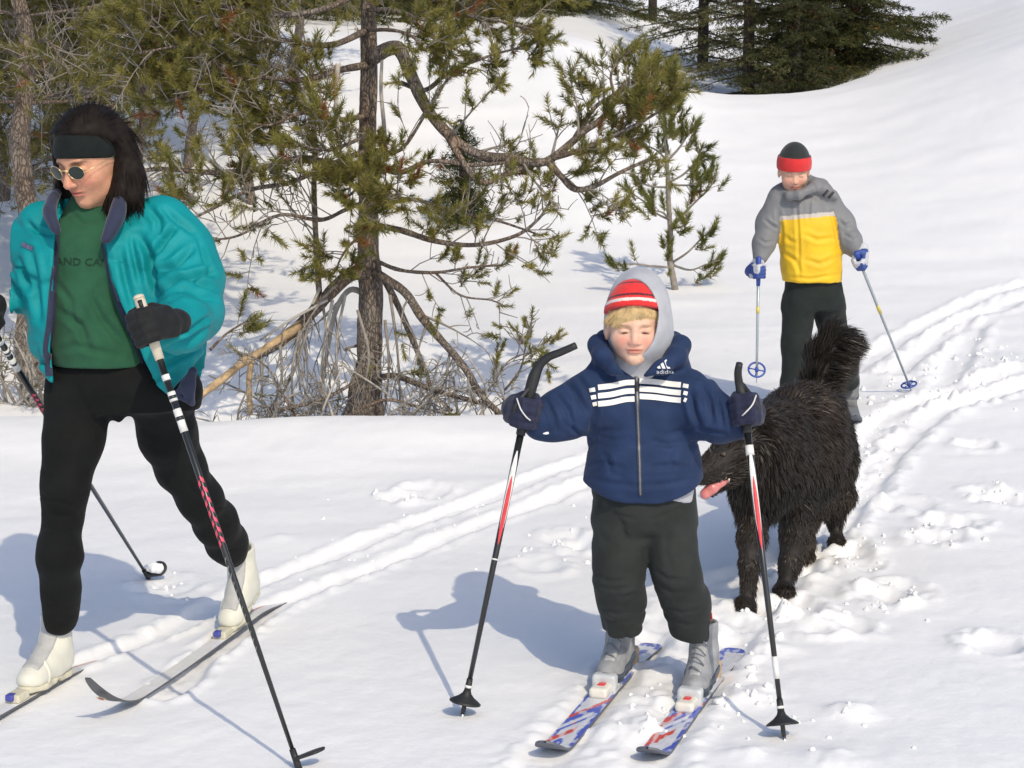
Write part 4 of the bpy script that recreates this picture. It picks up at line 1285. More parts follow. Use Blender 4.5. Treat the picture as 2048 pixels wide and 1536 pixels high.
    arms_w = wrinkled(lambda P: np.minimum(armL(P), armR(P)), .010, 6.5, 41, (1, 1, 1.15), .14)
    inner = grow(trunk, -.030)
    jk = wrinkled(U(.05, trunk, armL, armR), .010, 6.5, 41, (1, 1, 1.15), .14)
    # opening between the two fronts, wide at the hem; and hollow inside so that the lining shows
    def opening(P):
        Q = proj(P)
        y = Q[:, 1]
        xl = np.interp(y, [380, 400, 455, 520, 640, 700, 800], [148, 138, 112, 108, 104, 100, 112])
        xr = np.interp(y, [380, 400, 430, 480, 560, 640, 720, 800], [236, 232, 226, 205, 222, 258, 288, 330])
        dd = np.maximum(xl - Q[:, 0], Q[:, 0] - xr) * mp
        front = (P[:, 1] - (sh + .02))
        return np.maximum(dd, front)
    def hem(P):
        Q = proj(P)
        yb = np.interp(Q[:, 0], [40, 75, 100, 120, 250, 290, 335, 380, 420], [690, 735, 765, 770, 690, 752, 790, 740, 690])
        yb = np.where(P[:, 1] > sh + .05, 770, yb)
        return (Q[:, 1] - yb) * mp
    hollow = U(.02, inner, cone(W(190, 330, d), W(200, 430, d + .03), .10, .105))
    jc = lambda P: np.maximum(np.maximum(jk(P) + .006 * fbm(P, 7, 2, 12) + .003 * fbm(P, 22, 2, 15), -hollow(P)), -opening(P))
    jf = lambda P: np.maximum(jc(P), hem(P) * .8)
    def jl(P):          # keep the sleeves whole when the hem is trimmed
        return smin(np.maximum(jc(P), hem(P) * .8), np.maximum(arms_w(P) + .006 * fbm(P, 7, 2, 12), -hollow(P)), .01)
    fold = [([(276, 470), (298, 505), (304, 545), (318, 600)], 8, .022), ([(306, 520), (330, 480), (352, 455)], 6, .018), ([(318, 545), (352, 530), (384, 500)], 6, .017),
            ([(322, 590), (345, 568), (395, 552), (425, 548)], 6, .020), ([(330, 604), (365, 588), (430, 600)], 5, .013), ([(352, 560), (392, 566), (432, 582)], 5, .012),
            ([(240, 500), (252, 560), (268, 620)], 7, .012), ([(262, 470), (270, 520), (280, 560)], 6, .012), ([(60, 500), (72, 560), (78, 640)], 7, .015), ([(42, 520), (52, 545), (60, 580)], 6, .021),
            ([(330, 700), (372, 682), (414, 655)], 6, .013), ([(320, 735), (360, 716), (408, 690)], 5, .010), ([(348, 665), (380, 660), (425, 630)], 5, .012),
            ([(70, 690), (82, 720), (96, 735)], 5, .010), ([(330, 420), (350, 440), (392, 470)], 6, .010), ([(298, 415), (318, 440), (320, 475)], 6, .010),
            ([(300, 768), (330, 752), (360, 748)], 4, .009), ([(396, 478), (410, 520), (424, 552)], 5, .009), ([(52, 440), (72, 462), (104, 470)], 5, .010),
            ([(0, 548), (18, 560), (40, 590)], 5, .012)]
    lo, hi = bounds(W(-80, 380, sh - .52), W(520, 830, sh + .26), pad=.02)
    jo = sdf_obj('jacket', jl, lo, hi, .0058, teal, root, 2, lines=fold)
    # navy lining: faces of the fronts and the turned-up collar
    ln_f = np.array([0])
    lin = lambda P: np.maximum(np.maximum(np.abs(grow(trunk, -.031)(P)) - .006, -opening(P)), (proj(P)[:, 1] - np.interp(proj(P)[:, 0], [40, 100, 290, 350, 375, 385, 420], [700, 752, 740, 800, 812, 800, 700])) * mp * .8)
    sdf_obj('lining', lin, lo, hi, .0062, navy, jo, 1)
    colR = chain([W(232, 350, d + .05), W(238, 392, d - .06), W(226, 440, d - .12), W(216, 474, d - .145)], [.012, .022, .030, .012], .02)
    for nm_, pl, w in (('collar', [(234, 366, d - .00, .008), (240, 394, d - .075, .014), (233, 434, d - .125, .019), (218, 468, d - .148, .013), (208, 482, d - .155, .005)], 1),
                       ('collar', [(122, 378, d + .03, .008), (106, 398, d - .05, .013), (99, 425, d - .11, .015), (108, 450, d - .142, .010), (114, 464, d - .15, .004)], 1)):
        pp = smooth_path(np.array([np.r_[W(a, b, c), r] for a, b, c, r in pl]), 4)
        f_ = chain(list(pp[:, :3]), list(pp[:, 3]), .012)
        lo2, hi2 = bounds(*[W(a, b, c) for a, b, c, r in pl], pad=.07)
        sdf_obj(nm_, rough(f_, .0012, 30, 3), lo2, hi2, .0036, navy, jo, 2)
    # back of the collar standing behind the neck
    cb = cut(cone(W(190, 400, d + .07), W(196, 445, d + .06), .092, .105), cone(W(190, 380, d + .06), W(196, 460, d + .05), .080, .092), .004)
    cb = both(cb, lambda P: (sh - .03) - P[:, 1], .01)
    sdf_obj('collar', cb, *bounds(W(90, 370, d - .1), W(300, 480, d + .25), pad=.03), .005, teal, jo, 2)
    # zip tapes down both fronts
    bj = bvh_of(jo)
    bjs = bvh_of(jo, so)
    v, f = strip_px([(116, 462), (112, 520), (106, 580), (102, 650), (96, 700), (98, 752)], [8, 12, 15, 18, 20, 12], 4, 4); lay('lining_edge', v, f, bjs, navy, jo, .004)
    v, f = strip_px([(206, 484), (212, 520), (224, 570), (246, 630), (270, 690), (286, 730)], [5, 8, 9, 9, 8, 5], 4, 2); lay('lining_edge', v, f, bjs, navy, jo, .004)
    zt = mat('zip_edge', (.10, .20, .30), .5)
    # small woven label on the chest
    lb = mat('woven_label', (.10, .10, .18), .6, .5, 200)
    v, f = strip_px([(44, 488), (66, 498)], 9, 3, 3); lay('chest_label', v, f, bj, lb, jo, .003)
    # corner of the lining turned out at the hem
    tri = [W(352, 792, sh - .14), W(386, 742, sh - .16), W(384, 806, sh - .15), W(366, 780, sh - .13)]
    sdf_obj('lining_corner', U(.01, cone(tri[0], tri[1], .008, .010), cone(tri[1], tri[2], .010, .007), cone(tri[2], tri[0], .007, .006), cone(tri[3], W(380, 770, sh - .15), .014, .013), cone(W(372, 770, sh - .15), W(376, 790, sh - .15), .014, .010)), *bounds(*tri, pad=.04), .004, navy, jo, 1)
    # gathered cuff
    cuffc = W(322, 652, sh - .42)
    # ---- tights
    hips = loft_px([(690, 118, 345, .105, .01), (730, 108, 372, .125), (775, 98, 398, .13), (812, 94, 392, .11)], d + .03, 2.2)
    legF = limb([(160, 800, d + .02, 68), (142, 885, d - .03, 57), (129, 972, d - .08, 45), (122, 1030, d - .06, 40), (118, 1110, dF + .00, 40), (119, 1180, dF + .05, 37), (118, 1225, dF + .07, 32), (119, 1240, dF + .08, 30)], .05)
    legB = limb([(320, 785, d + .06, 68), (335, 870, d + .13, 54), (364, 940, d + .20, 44), (400, 998, d + .27, 40), (432, 1045, d + .36, 40), (454, 1085, d + .45, 37), (462, 1104, d + .50, 32)], .05)
    legB2 = legB
    crotch = cone(W(236, 770, d + .03), W(238, 836, d + .04), .075, .012)
    legs = U(.03, U(.02, U(.05, hips, legF), U(.05, hips, legB)), crotch)
    tl = [([(82, 930), (95, 950), (120, 962)], 4, .003), ([(78, 985), (96, 1000), (150, 1012)], 4, .003), ([(80, 1018), (110, 1032), (160, 1030)], 4, .003), ([(84, 1050), (120, 1062), (158, 1052)], 3.5, .002),
          ([(150, 770), (190, 850), (232, 880)], 6, .003), ([(235, 885), (245, 865), (262, 830)], 6, .003), ([(370, 960), (390, 985), (428, 1000)], 5, .003), ([(390, 1010), (420, 1020), (452, 1012)], 4, .003), ([(410, 1040), (440, 1050), (470, 1040)], 4, .002),
          ([(84, 1205), (120, 1215), (155, 1208)], 3.5, .002), ([(86, 1228), (120, 1236), (152, 1230)], 3.5, .002), ([(440, 1095), (462, 1100), (486, 1092)], 3.5, .002)]
    sdf_obj('tights', rough(legs, .003, 18, 7), *bounds(W(70, 690, dF - .15), W(520, 1290, dB + .25), pad=.06), .006, black, root, 2, lines=tl)
    # ---- gloves and poles
    tipL = G(604, 1538); tipL[2] = gz(tipL[0], tipL[1]) - .02
    cL = W(298, 655, sh - .55); axL = nrm(cL - tipL)
    glove('glove', cL, axL, W(338, 654, sh - .45), (.85, -.5, 0), 1.0, glv, root, .004, .040)
    tipR = G(300, 1152); tipR[2] = gz(tipR[0], tipR[1]) - .01
    cR = W(-34, 628, sh - .10); axR = nrm(cR - tipR)
    glove('glove', cR, axR, W(-16, 612, sh - .06), (-.9, -.4, 0), 1.10, glv, root, .004, .040)
    cork = mat('grip_white', (.62, .56, .44), .45, .15, 40); pink = mat('pole_pink', (.70, .07, .13), .4, .2, 120)
    def xc_pole(tip, c, ax, lab, basket_dir, snowy):
        L_ = np.linalg.norm(c - tip)
        pr = empty('ski_pole', tuple(tip), lab, 'ski pole', 'pair of long black ski poles held by the woman')
        at = lambda s: tip + ax * s
        tube('shaft', [at(.03), at(L_ * .5), at(L_ - .06)], [.0052, .0080, .0092], POLE_BLACK, pr, 14)
        tube('tip', [at(-.02), at(.035)], [.0025, .0055], STEEL, pr, 8)
        gp = [at(L_ - .085), at(L_ - .03), at(L_ + .05), at(L_ + .078)]
        tube('grip', gp, [.0115, .0135, .0145, .0135], cork, pr, 14)
        tube('grip_cap', [at(L_ + .076), at(L_ + .082), at(L_ + .086)], [.0148, .014, .010], cork, pr, 14)
        p = at(L_ + .058); n_ = nrm(V3(.15, -1, .1))
        tube('grip_inset', [p + n_ * .0105 + ax * -.010, p + n_ * .0105 + ax * .014], [.0062, .0062], BLACK_RUBBER, pr, 10)
        for s0, s1, m in ((.125, .140, WHITE_PRINT), (.170, .195, WHITE_PRINT), (.215, .275, WHITE_PRINT)):
            tube('white_band', [at(L_ - s0), at(L_ - s1)], [.0102, .0101], m, pr, 14)
        for s0, s1 in ((.180, .188), (.235, .245)):
            tube('dark_band', [at(L_ - s0), at(L_ - s1)], [.0108, .0108], POLE_BLACK, pr, 14)
        u = nrm(np.cross(ax, V3(0, 1, 0))); w = np.cross(ax, u); w = w if w[1] < 0 else -w
        for i in range(7):                                   # broken pink zebra marks
            for side in (-1, 1):
                s0 = L_ - .385 - i * .026 - (.010 if side > 0 else 0); r0 = .0098 - i * .00012
                t = np.linspace(.15, 1.0, 6) * side
                V_ = []
                for tt in t:
                    o_ = (u * math.sin(tt) + w * math.cos(tt)) * r0
                    V_ += [at(s0) + o_ - ax * (.004 + .010 * abs(tt)), at(s0 - .013) + o_ - ax * (.004 + .010 * abs(tt))]
                mesh_obj('pink_mark', V_, [[2 * k, 2 * k + 1, 2 * k + 3, 2 * k + 2] for k in range(5)], pink, pr)
        for i in range(12):                                  # thin pale strokes further down
            s0 = L_ - .60 - i * .021; r0 = .0094 - i * .00012
            V_ = []
            for tt in np.linspace(.1, .9, 5):
                o_ = (u * math.sin(tt) + w * math.cos(tt)) * r0
                V_ += [at(s0 - .016 * tt) + o_, at(s0 - .016 * tt - .003) + o_]
            mesh_obj('pale_stroke', V_, [[2 * k, 2 * k + 1, 2 * k + 3, 2 * k + 2] for k in range(4)], mat('pale_print', (.30, .34, .33), .4), pr)
        bd = nrm(basket_dir)
        tube('basket_stem', [at(.02), at(.075)], [.009, .008], BLACK_RUBBER, pr, 12)
        # half-moon basket set to one side of the shaft
        Rb = np.stack([bd, np.cross(ax, bd), ax], 1)
        f_ = local(plan_sdf([(.012, 0), (.045, 0)], [.020, .030], -.004, .004, .003), at(.05), Rb)
        c = at(.05) + bd * .03
        sdf_obj('basket', f_, c - .08, c + .08, .003, BLACK_RUBBER, pr, 1)
        if snowy:
            sdf_obj('stuck_snow', rough(ell(c + ax * .018 + bd * .005, (.032, .028, .020)), .008, 50, 2), c - .09, c + .09, .004, SNOW, pr, 1)
        return pr
    xc_pole(tipL, cL, axL, 'long black ski pole with pale grip planted in front of the woman', (1, .1, .1), False)
    xc_pole(tipR, cR, axR, 'long black ski pole trailing behind the woman, snow packed on its basket', (1, .3, .25), True)
    # ---- skis and boots
    wt = mat('white_ski', (1, 1, 1), .4, .06, 40, attr=True, coat=.2); bs = mat('ski_base_grey', (.085, .088, .095), .45, .15, 60)
    def paint(S, A, L):
        t = L - S
        c = np.tile(np.array([.80, .79, .76]), (len(S), 1))
        P = np.stack([S * 7, A * 40, 0 * S], -1)
        c[(noise3(P, 2.5, 9) > .35)] = (.80, .81, .83)
        c[(S < L * .40) & (S > L * .2) & (A > .012)] = (.72, .42, .36)
        return c
    tB = G(214, 1446); dirB = nrm(np.r_[tB[:2] - gB[:2], 0])
    toeB = G(452, 1272)
    tailB = toeB[:2] - dirB[:2] * .98
    sB, atB, LB = ski('touring_ski', 'long white ski with upturned grey tip carrying the woman\'s rear boot', 'pair of long white skis worn by the woman', [tailB, toeB[:2], tB[:2] + dirB[:2] * .10], .050, .007, wt, bs, .125, .30, paint, 0, 'point', .93, n=260, tail_sink=.04, sink=.004)
    # front ski runs out of the frame
    a0, a1 = G(340, 1240), G(5, 1440)
    dF_ = nrm(np.r_[a1[:2] - a0[:2], 0])
    toeF = G(48, 1404)
    sF, atF, LF = ski('touring_ski', 'long white ski under the woman\'s leading boot, its tip beyond the picture', 'pair of long white skis worn by the woman', [toeF[:2] - dF_[:2] * .98, toeF[:2], toeF[:2] + dF_[:2] * .95], .050, .007, wt, bs, .125, .30, paint, 0, 'point', .93, n=260, tail_sink=.04, sink=.004)
    wh = mat('boot_white', (.66, .65, .56), .5, .08, 20, .2, 140); cr = mat('boot_sole', (.58, .55, .42), .6, .15, 40); gy = mat('lace_cover_grey', (.42, .42, .41), .7, .12, 50, .3, 200)
    pk = mat('binding_pink', (.66, .16, .16), .4); bl = mat('binding_blue', (.06, .07, .32), .4)
    oF, TF, RF, UF = atF(.98 - .238)
    boot(root, 'boot', oF + UF * .004, TF, UF, .88, .185, (wh, cr, gy), .0042, 'nordic', (0, -.005, 0))
    oB, TB, RB, UB = atB(.98 - .02)
    # rear heel is lifted: boot pivots on its toe
    lift = math.radians(20)
    fwdB = TB * math.cos(lift) - UB * math.sin(lift); upB = UB * math.cos(lift) + TB * math.sin(lift)
    heelB = oB + UB * .006 - fwdB * .231
    boot(root, 'boot', heelB, fwdB, upB, .88, .185, (wh, cr, gy), .0042, 'nordic', (0, -.02, 0))
    for at, s0, root_s in ((atF, .98, sF), (atB, .98, sB)):
        o, T, Rr, Up = at(s0 + .0); Rm = np.stack([Rr, T, Up], 1)
        for nm_, off, hf, m in (('binding', (0, .03, .012), (.022, .030, .012), cr), ('binding_latch', (.004, .055, .016), (.012, .014, .010), bl), ('binding_side', (.019, .005, .010), (.008, .025, .009), pk)):
            c = o + Rm @ V3(*off)
            sdf_obj(nm_, box(c, hf, .005, Rm), c - .06, c + .06, .003, m, root_s, 1)
    # maker's oval on the underside of the raised tip
    o, T, Rr, Up = atB(LB - .085)
    c = o - Up * .0165
    for r_, m_, off in ((.017, mat('oval_cream', (.66, .60, .40), .5), 0), (.010, mat('oval_red', (.52, .12, .08), .5), -.0012)):
        t = np.linspace(0, 2 * math.pi, 20, endpoint=False)
        V_ = [c + Up * off + T * math.cos(a) * r_ + Rr * math.sin(a) * r_ * .75 for a in t]
        mesh_obj('tip_mark', V_, [list(range(20))], m_, sB)
    return root
build_woman()
# ------------------------------------------------------------------ shaggy dark dog behind the small boy
def build_dog():
    p1, p2, p3, p4 = G(1497, 1216), G(1570, 1186), G(1676, 1090), G(1612, 1118)
    a, b, c = p1[1], p2[1], p3[1]
    root = empty('dog', (float((p1[0] + p3[0]) / 2), float((a + c) / 2), 0.0), 'shaggy dark brown dog with open mouth and raised tail walking behind the small boy', 'dog')
    dk = mat('dog_skin', (.010, .008, .007), .7, .4, 12)
    furm = mat('dog_fur', (1, 1, 1), .42, .35, 9, attr=True, spec=.4)
    ch, md, rp = a + .12, (a + c) / 2 + .02, c - .06
    legs = [
        limb([(1512, 1010, ch, 36), (1500, 1075, a + .04, 23), (1496, 1130, a, 16), (1497, 1185, a, 14)], .04),
        limb([(1592, 1010, b + .06, 38), (1590, 1075, b + .05, 26), (1580, 1125, b + .02, 18), (1572, 1160, b, 15)], .04),
        limb([(1664, 930, c - .05, 50), (1678, 990, c - .06, 28), (1666, 1030, c + .05, 17), (1672, 1070, c + .01, 13)], .04),
        limb([(1620, 930, c - .10, 58), (1628, 1000, c - .14, 36), (1612, 1040, c - .12, 22), (1612, 1090, p4[1], 17)], .04)]
    paws = [ell(p + V3(-.01, -.025, .020), (.034, .046, .026)) for p in (p1, p2, p3, p4)]
    for p in (p1, p2): 
        for dx in (-.022, -.007, .008, .022): paws.append(ell(p + V3(-.01 + dx, -.072 + abs(dx) * .5, .017), (.0095, .02, .016)))
    trunk = [limb([(1532, 940, ch, 74), (1590, 912, md, 86), (1636, 890, rp, 74)], .08),
             limb([(1538, 884, ch + .06, 74), (1598, 850, md, 72), (1634, 838, rp, 62)], .08),
             limb([(1530, 885, ch, 74), (1505, 885, a + .02, 62), (1482, 896, a - .04, 48)], .06),
             limb([(1515, 955, a + .08, 60), (1502, 985, a + .10, 36)], .05)]
    hd = a - .08
    head = [limb([(1480, 905, hd, 42), (1462, 908, hd - .02, 40)], .03), limb([(1455, 918, hd - .02, 33), (1428, 934, hd - .05, 27), (1404, 948, hd - .07, 23)], .03),
            limb([(1474, 948, hd, 20), (1444, 968, hd - .02, 14), (1422, 988, hd - .04, 9)], .02), limb([(1405, 938, hd - .075, 13), (1396, 944, hd - .085, 11)], .01)]
    ear = limb([(1500, 880, hd + .02, 18), (1512, 915, hd - .01, 22), (1512, 945, hd - .01, 14)], .02)
    tail = limb([(1634, 805, rp + .06, 26), (1638, 765, rp + .10, 27), (1650, 722, rp + .12, 34), (1670, 690, rp + .13, 30), (1690, 680, rp + .13, 18)], .03)
    f = U(.05, *trunk)
    for g in legs: f = U(.05, f, g)
    f = U(.035, f, *head); f = U(.02, f, ear, tail); f = U(.012, f, *paws)
    lo, hi = bounds(W(1370, 620, a - .25), W(1730, 1240, a - .1), W(1740, 640, c + .3), W(1700, 1100, c + .3), pad=.06)
    body = sdf_obj('body', rough(f, .006, 9, 2), lo, hi, .0085, dk, root, 2)
    V, Fq = GEO[body.name]
    N = 120000
    ax = nrm(W(1640, 860, rp) - W(1530, 900, ch))
    P, n = sample_surface(V, Fq, N)
    Q = proj(P)
    zz = P[:, 2]
    def ind(fn): return fn(P.astype(np.float32))
    d_head = np.min([ind(g) for g in head], 0); d_legs = np.min([ind(g) for g in legs], 0); d_tail = ind(tail); d_ear = ind(ear); d_trunk = np.min([ind(g) for g in trunk], 0); d_paw = np.min([ind(g) for g in paws], 0)
    flow = np.tile(ax * .8 + V3(0, 0, -.75), (N, 1))
    length = np.full(N, .036)
    low = sstep(1000, 900, Q[:, 1])
    belly = (n[:, 2] < -.15) & (d_trunk < .03)
    length[belly] = .048; flow[belly] = ax * .35 + V3(0, 0, -1)
    chest = (d_trunk < .03) & (Q[:, 0] < 1530) & (Q[:, 1] > 930); length[chest] = .040; flow[chest] = ax * .15 + V3(0, 0, -1)
    lg = (d_legs < .02) & (d_trunk > .03); length[lg] = .016; flow[lg] = np.tile(ax * .4 + V3(0, 0, -1), (lg.sum(), 1))
    bk = lg & ((n @ ax) > .2); length[bk] = .034
    pw = d_paw < .015; length[pw] = .020; flow[pw] = V3(0, -.5, -.8)
    hdm = (d_head < .012) & (Q[:, 0] < 1505); length[hdm] = .034; flow[hdm] = nrm(W(1500, 900, hd + .03) - W(1410, 945, hd - .07))
    snout = hdm & (Q[:, 0] < 1448); length[snout] = .016
    er = d_ear < .012; length[er] = .035; flow[er] = V3(0, 0, -1)
    tm = (d_tail < .02) & (Q[:, 1] < 785)
    tq = (P[tm] - W(1634, 760, rp + .1))
    length[tm] = .062
    flow[tm] = V3(.62, .1, .05) + np.clip(tq[:, 2:3], 0, .3) * V3(1.0, 0, -1.5) + np.where(n[tm][:, :1] < -.1, 1, 0) * V3(-.35, 0, .8)
    length *= .55 + .75 * RNG.random(N)
    clump = np.stack([noise3(P, 22, 3), noise3(P, 22, 7), noise3(P, 22, 13)], 1)
    flow = flow / np.linalg.norm(flow, axis=1, keepdims=True)
    flow = flow - n * (flow * n).sum(1, keepdims=True) * .75
    lift = np.where(hdm | pw, .34, .40)[:, None]
    dirs = flow + n * lift + clump * np.where(hdm | pw, .22, .24)[:, None] + .09 * RNG.normal(size=P.shape)
    bend = np.tile(V3(0, 0, -.45), (N, 1)) - n * .05; bend[tm] = V3(.1, 0, -.25); bend[hdm] = 0
    Vs, Fs = strands(P - n * .002, dirs, length, np.where(hdm | pw, .0026, .0029), bend, 3, .12)
    brown = np.clip(.25 + .6 * noise3(P, 5, 5) + .9 * sstep(.45, .12, zz) * .6 + .25 * RNG.normal(size=N) * .6, 0, 1)[:, None]
    col = np.array([.011, .0095, .008]) * (1 - brown) + np.array([.044, .030, .020]) * brown
    tcol = np.repeat(col, 8, 0)
    fo = mesh_obj('fur', Vs, Fs, furm, body, True, tcol)
    tag(fo, None, None, None, 'stuff')
    # mouth, tongue, nose, eye
    pinkm = mat('dog_tongue', (.62, .20, .19), .32, .15, 60, coat=.4); wet = mat('dog_nose', (.010, .010, .011), .22, coat=.5); tooth = mat('dog_tooth', (.62, .56, .42), .4)
    tg = limb([(1462, 952, hd - .025, 8), (1442, 963, hd - .050, 10), (1424, 976, hd - .062, 12), (1410, 988, hd - .066, 11)], .01)
    sdf_obj('tongue', tg, *bounds(W(1390, 930, hd - .13), W(1480, 1010, hd), pad=.03), .003, pinkm, root, 1)
    nz = W(1394, 938, hd - .09); sdf_obj('nose', ell(nz, (.018, .016, .014)), nz - .04, nz + .04, .003, wet, root, 1)
    ey = W(1447, 908, hd - .085); sdf_obj('eye', ell(ey, (.009, .007, .008)), ey - .02, ey + .02, .002, mat('dog_eye', (.05, .025, .012), .08, coat=1.0), root, 1)
    for px, py in ((1452, 950), (1444, 955), (1458, 957)):
        t0 = W(px, py, hd - .070); tube('tooth', [t0, t0 + V3(0, 0, -.012)], [.004, .001], tooth, root, 6)
    return root
build_dog()
# ------------------------------------------------------------------ older boy in the yellow and grey jacket
def build_far_boy():
    gl_, gr_ = G(1590, 842), G(1700, 806)
    d = float(gl_[1]) + .05
    root = empty('person', (float(gl_[0]), d, 0.0), 'boy in yellow and grey jacket and black and red hat skiing with blue gloves', 'person')
    jm = mat('two_tone_jacket', (1, 1, 1), .6, .12, 12, .35, 120, .003, attr=True, sheen=.1)
    greym = mat('grey_shell', (.17, .175, .185), .65, .2, 14, .3, 120, .003); dkm = mat('dark_trousers', (.013, .018, .017), .8, .3, 12, .3, 120, .003, sheen=.06, spec=.25)
    skin = mat('skin', (1, 1, 1), .55, .13, 55, .35, 260, .0015, sss=.10, attr=True, spec=.3)
    knit = mat('red_knit', (1, 1, 1), .85, .12, 60, .5, 420, .002, attr=True, sheen=.2)
    hc = W(1588, 342, d - .03); Hs = .205
    fw = nrm((-.05, -1, -.34)); R = frame(fw)
    hs = local(head_sdf(child=.9, nose=.45, jaw=.95), hc, R, Hs)
    body = sdf_obj('body', U(.03, hs, cone(hc + R @ V3(0, -.03, -.1), W(1600, 405, d + .02), .045, .06)), hc - .18, hc + .17, .0036, skin, root, 1,
                   tint=lambda V: skin_tint(V, hc, R, Hs, (.66, .41, .30), (.55, .2, .16), (.70, .30, .22), (.25, .15, .08)))
    def hat(P):
        q = ((P - hc.astype(np.float32)) @ R.astype(np.float32) / np.float32(Hs)).astype(np.float32)
        s_ = q[:, 2] - .10 + .45 * (q[:, 1] - .30) * -1 * .4
        roll = np.where(s_ < .33, .030, 0)
        return np.maximum(ell((0, -.05, .17), (.385, .455, .52))(q) - roll, -s_ * .9) * Hs
    def hatc(V):
        q = (V - hc) @ R / Hs; s_ = q[:, 2] - .10 - .18 * (q[:, 1] - .30)
        c = np.tile(np.array([.012, .016, .016]), (len(V), 1)); c[s_ < .32] = (.60, .022, .025); return c
    sdf_obj('knit_hat', hat, hc - .16, hc + .18, .004, knit, root, 1, tint=hatc)
    torso = loft_px([(383, 1568, 1632, .06, .02), (392, 1552, 1660, .085, .01), (440, 1552, 1674, .108), (500, 1560, 1681, .112), (540, 1562, 1685, .118), (563, 1566, 1682, .110)], d, 2.3)
    aL = limb([(1555, 399, d, 21), (1538, 448, d, 24), (1527, 488, d - .05, 20), (1521, 514, d - .08, 15)], .04)
    aR = limb([(1658, 398, d, 21), (1684, 446, d, 24), (1703, 484, d - .05, 19), (1712, 503, d - .08, 14)], .04)
    col = chain([W(*p) for p in [(1566, 385, d - .02), (1578, 392, d - .09), (1598, 390, d - .11), (1622, 378, d - .09), (1636, 374, d - .02)]], [.020] * 5, .02)
    hoodf = limb([(1632, 372, d - .03, 17), (1650, 382, d - .05, 15), (1668, 392, d - .06, 9)], .02)
    hoodb = limb([(1556, 388, d + .03, 18), (1600, 372, d + .10, 26), (1640, 376, d + .05, 20)], .03)
    jf = U(.02, U(.035, torso, aL, aR), col, hoodf, hoodb)
    def jt(V):
        P = V.astype(np.float32); Q = proj(V)
        c = np.tile(np.array([.175, .180, .19]), (len(V), 1))
        arm = np.minimum(aL(P), aR(P)) < torso(P) + .002
        edge = 437 - (Q[:, 0] - 1560) * .09
        yl = (~arm) & (Q[:, 1] > edge); c[yl] = (.74, .46, .006)
        pip = (~arm) & (np.abs(Q[:, 1] - edge) < 4); c[pip] = (.50, .46, .42)
        return c
    ln = [([(1592, 398), (1594, 430), (1597, 480), (1598, 555)], 3, .006), ([(1610, 470), (1635, 480), (1668, 476)], 4, .007), ([(1566, 505), (1590, 520), (1600, 545)], 4, .007), ([(1612, 520), (1640, 528), (1672, 515)], 4, .006),
          ([(1568, 470), (1580, 482), (1594, 486)], 4, .006), ([(1530, 440), (1545, 452), (1556, 458)], 3, .008), ([(1518, 478), (1532, 486), (1546, 482)], 3, .008), ([(1678, 440), (1690, 452), (1702, 446)], 3, .008), ([(1690, 470), (1702, 476), (1716, 468)], 3, .007),
          ([(1556, 420), (1562, 455), (1564, 500)], 4, .010), ([(1664, 425), (1672, 460), (1680, 500)], 4, .010), ([(1570, 552), (1620, 558), (1680, 548)], 3, .005), ([(1620, 400), (1618, 420), (1616, 440)], 3, .005)]
    jo = sdf_obj('jacket', rough(jf, .004, 14, 3), *bounds(W(1490, 345, d - .2), W(1740, 580, d + .25), pad=.04), .0058, jm, root, 2, lines=ln, tint=jt)
    bv = bvh_of(jo)
    for k in (0, 11):
        v, f = strip_px([(1646 + k, 392 + k * .35), (1656 + k, 380 + k * .35)], 5, 2, 2); lay('hood_stripe', v, f, bv, mat('hood_dark', (.03, .03, .032), .7), jo, .005)
    hips = loft_px([(548, 1570, 1680, .090), (590, 1568, 1688, .10), (618, 1570, 1690, .09)], d + .01, 2.3)
    lL = limb([(1598, 610, d, 34), (1592, 690, d - .02, 28), (1588, 770, d, 26), (1588, 812, d, 24)], .03)
    lR = limb([(1656, 606, d + .02, 34), (1668, 672, d + .08, 28), (1690, 738, d + .18, 24), (1698, 762, d + .24, 21)], .03)
    sdf_obj('trousers', rough(U(.012, U(.03, hips, lL), lR), .004, 14, 5), *bounds(W(1540, 545, d - .2), W(1740, 850, d + .45), pad=.04), .0065, dkm, root, 2)
    # gloves and poles
    gm = mat('blue_glove', (1, 1, 1), .6, .15, 50, attr=True); thin = mat('pole_silver', (.36, .42, .45), .3, .1, 60, metal=.3); blue = mat('basket_blue', (.03, .07, .33), .45); yel = mat('pole_yellow', (.62, .52, .10), .5)
    cL, cR = W(1517, 543, d - .12), W(1719, 522, d - .12)
    tR = G(1822, 780); tL = W(1513, 762, d - .16)
    for c, tip, w, outer, lab in ((cL, tL, W(1520, 516, d - .085), (-1, -.3, 0), 'thin silver pole with blue ring basket held above the snow by the yellow-jacketed boy'), (cR, tR, W(1713, 502, d - .085), (1, -.3, 0), 'thin silver pole with blue basket planted in churned snow by the boy in yellow')):
        ax = nrm(c - tip); L = np.linalg.norm(c - tip)
        g = glove('glove', c, ax, w, outer, .80, gm, root, .0045, .026)
        v, f = GEO[g.name]
        me = g.data; at_ = me.color_attributes.new('tint', 'FLOAT_COLOR', 'POINT')
        q = (v - c); wv = (noise3(v, 26, 4) > -.05) | (q @ nrm(w - c) > .045)
        cc = np.ones((len(v), 4), np.float32); cc[:, :3] = np.where(wv[:, None], (.50, .51, .54), (.030, .065, .26))
        at_.data.foreach_set('color', cc.ravel())
        pr = empty('ski_pole', tuple(tip), lab, 'ski pole', 'pair of thin silver ski poles held by the boy in yellow')
        P = lambda s: tip + ax * s
        tube('shaft', [P(.03), P(L * .5), P(L + .03)], [.0055, .0070, .0078], thin, pr, 10)
        tube('grip', [P(L - .07), P(L - .02), P(L + .06), P(L + .072)], [.010, .012, .014, .010], blue, pr, 10)
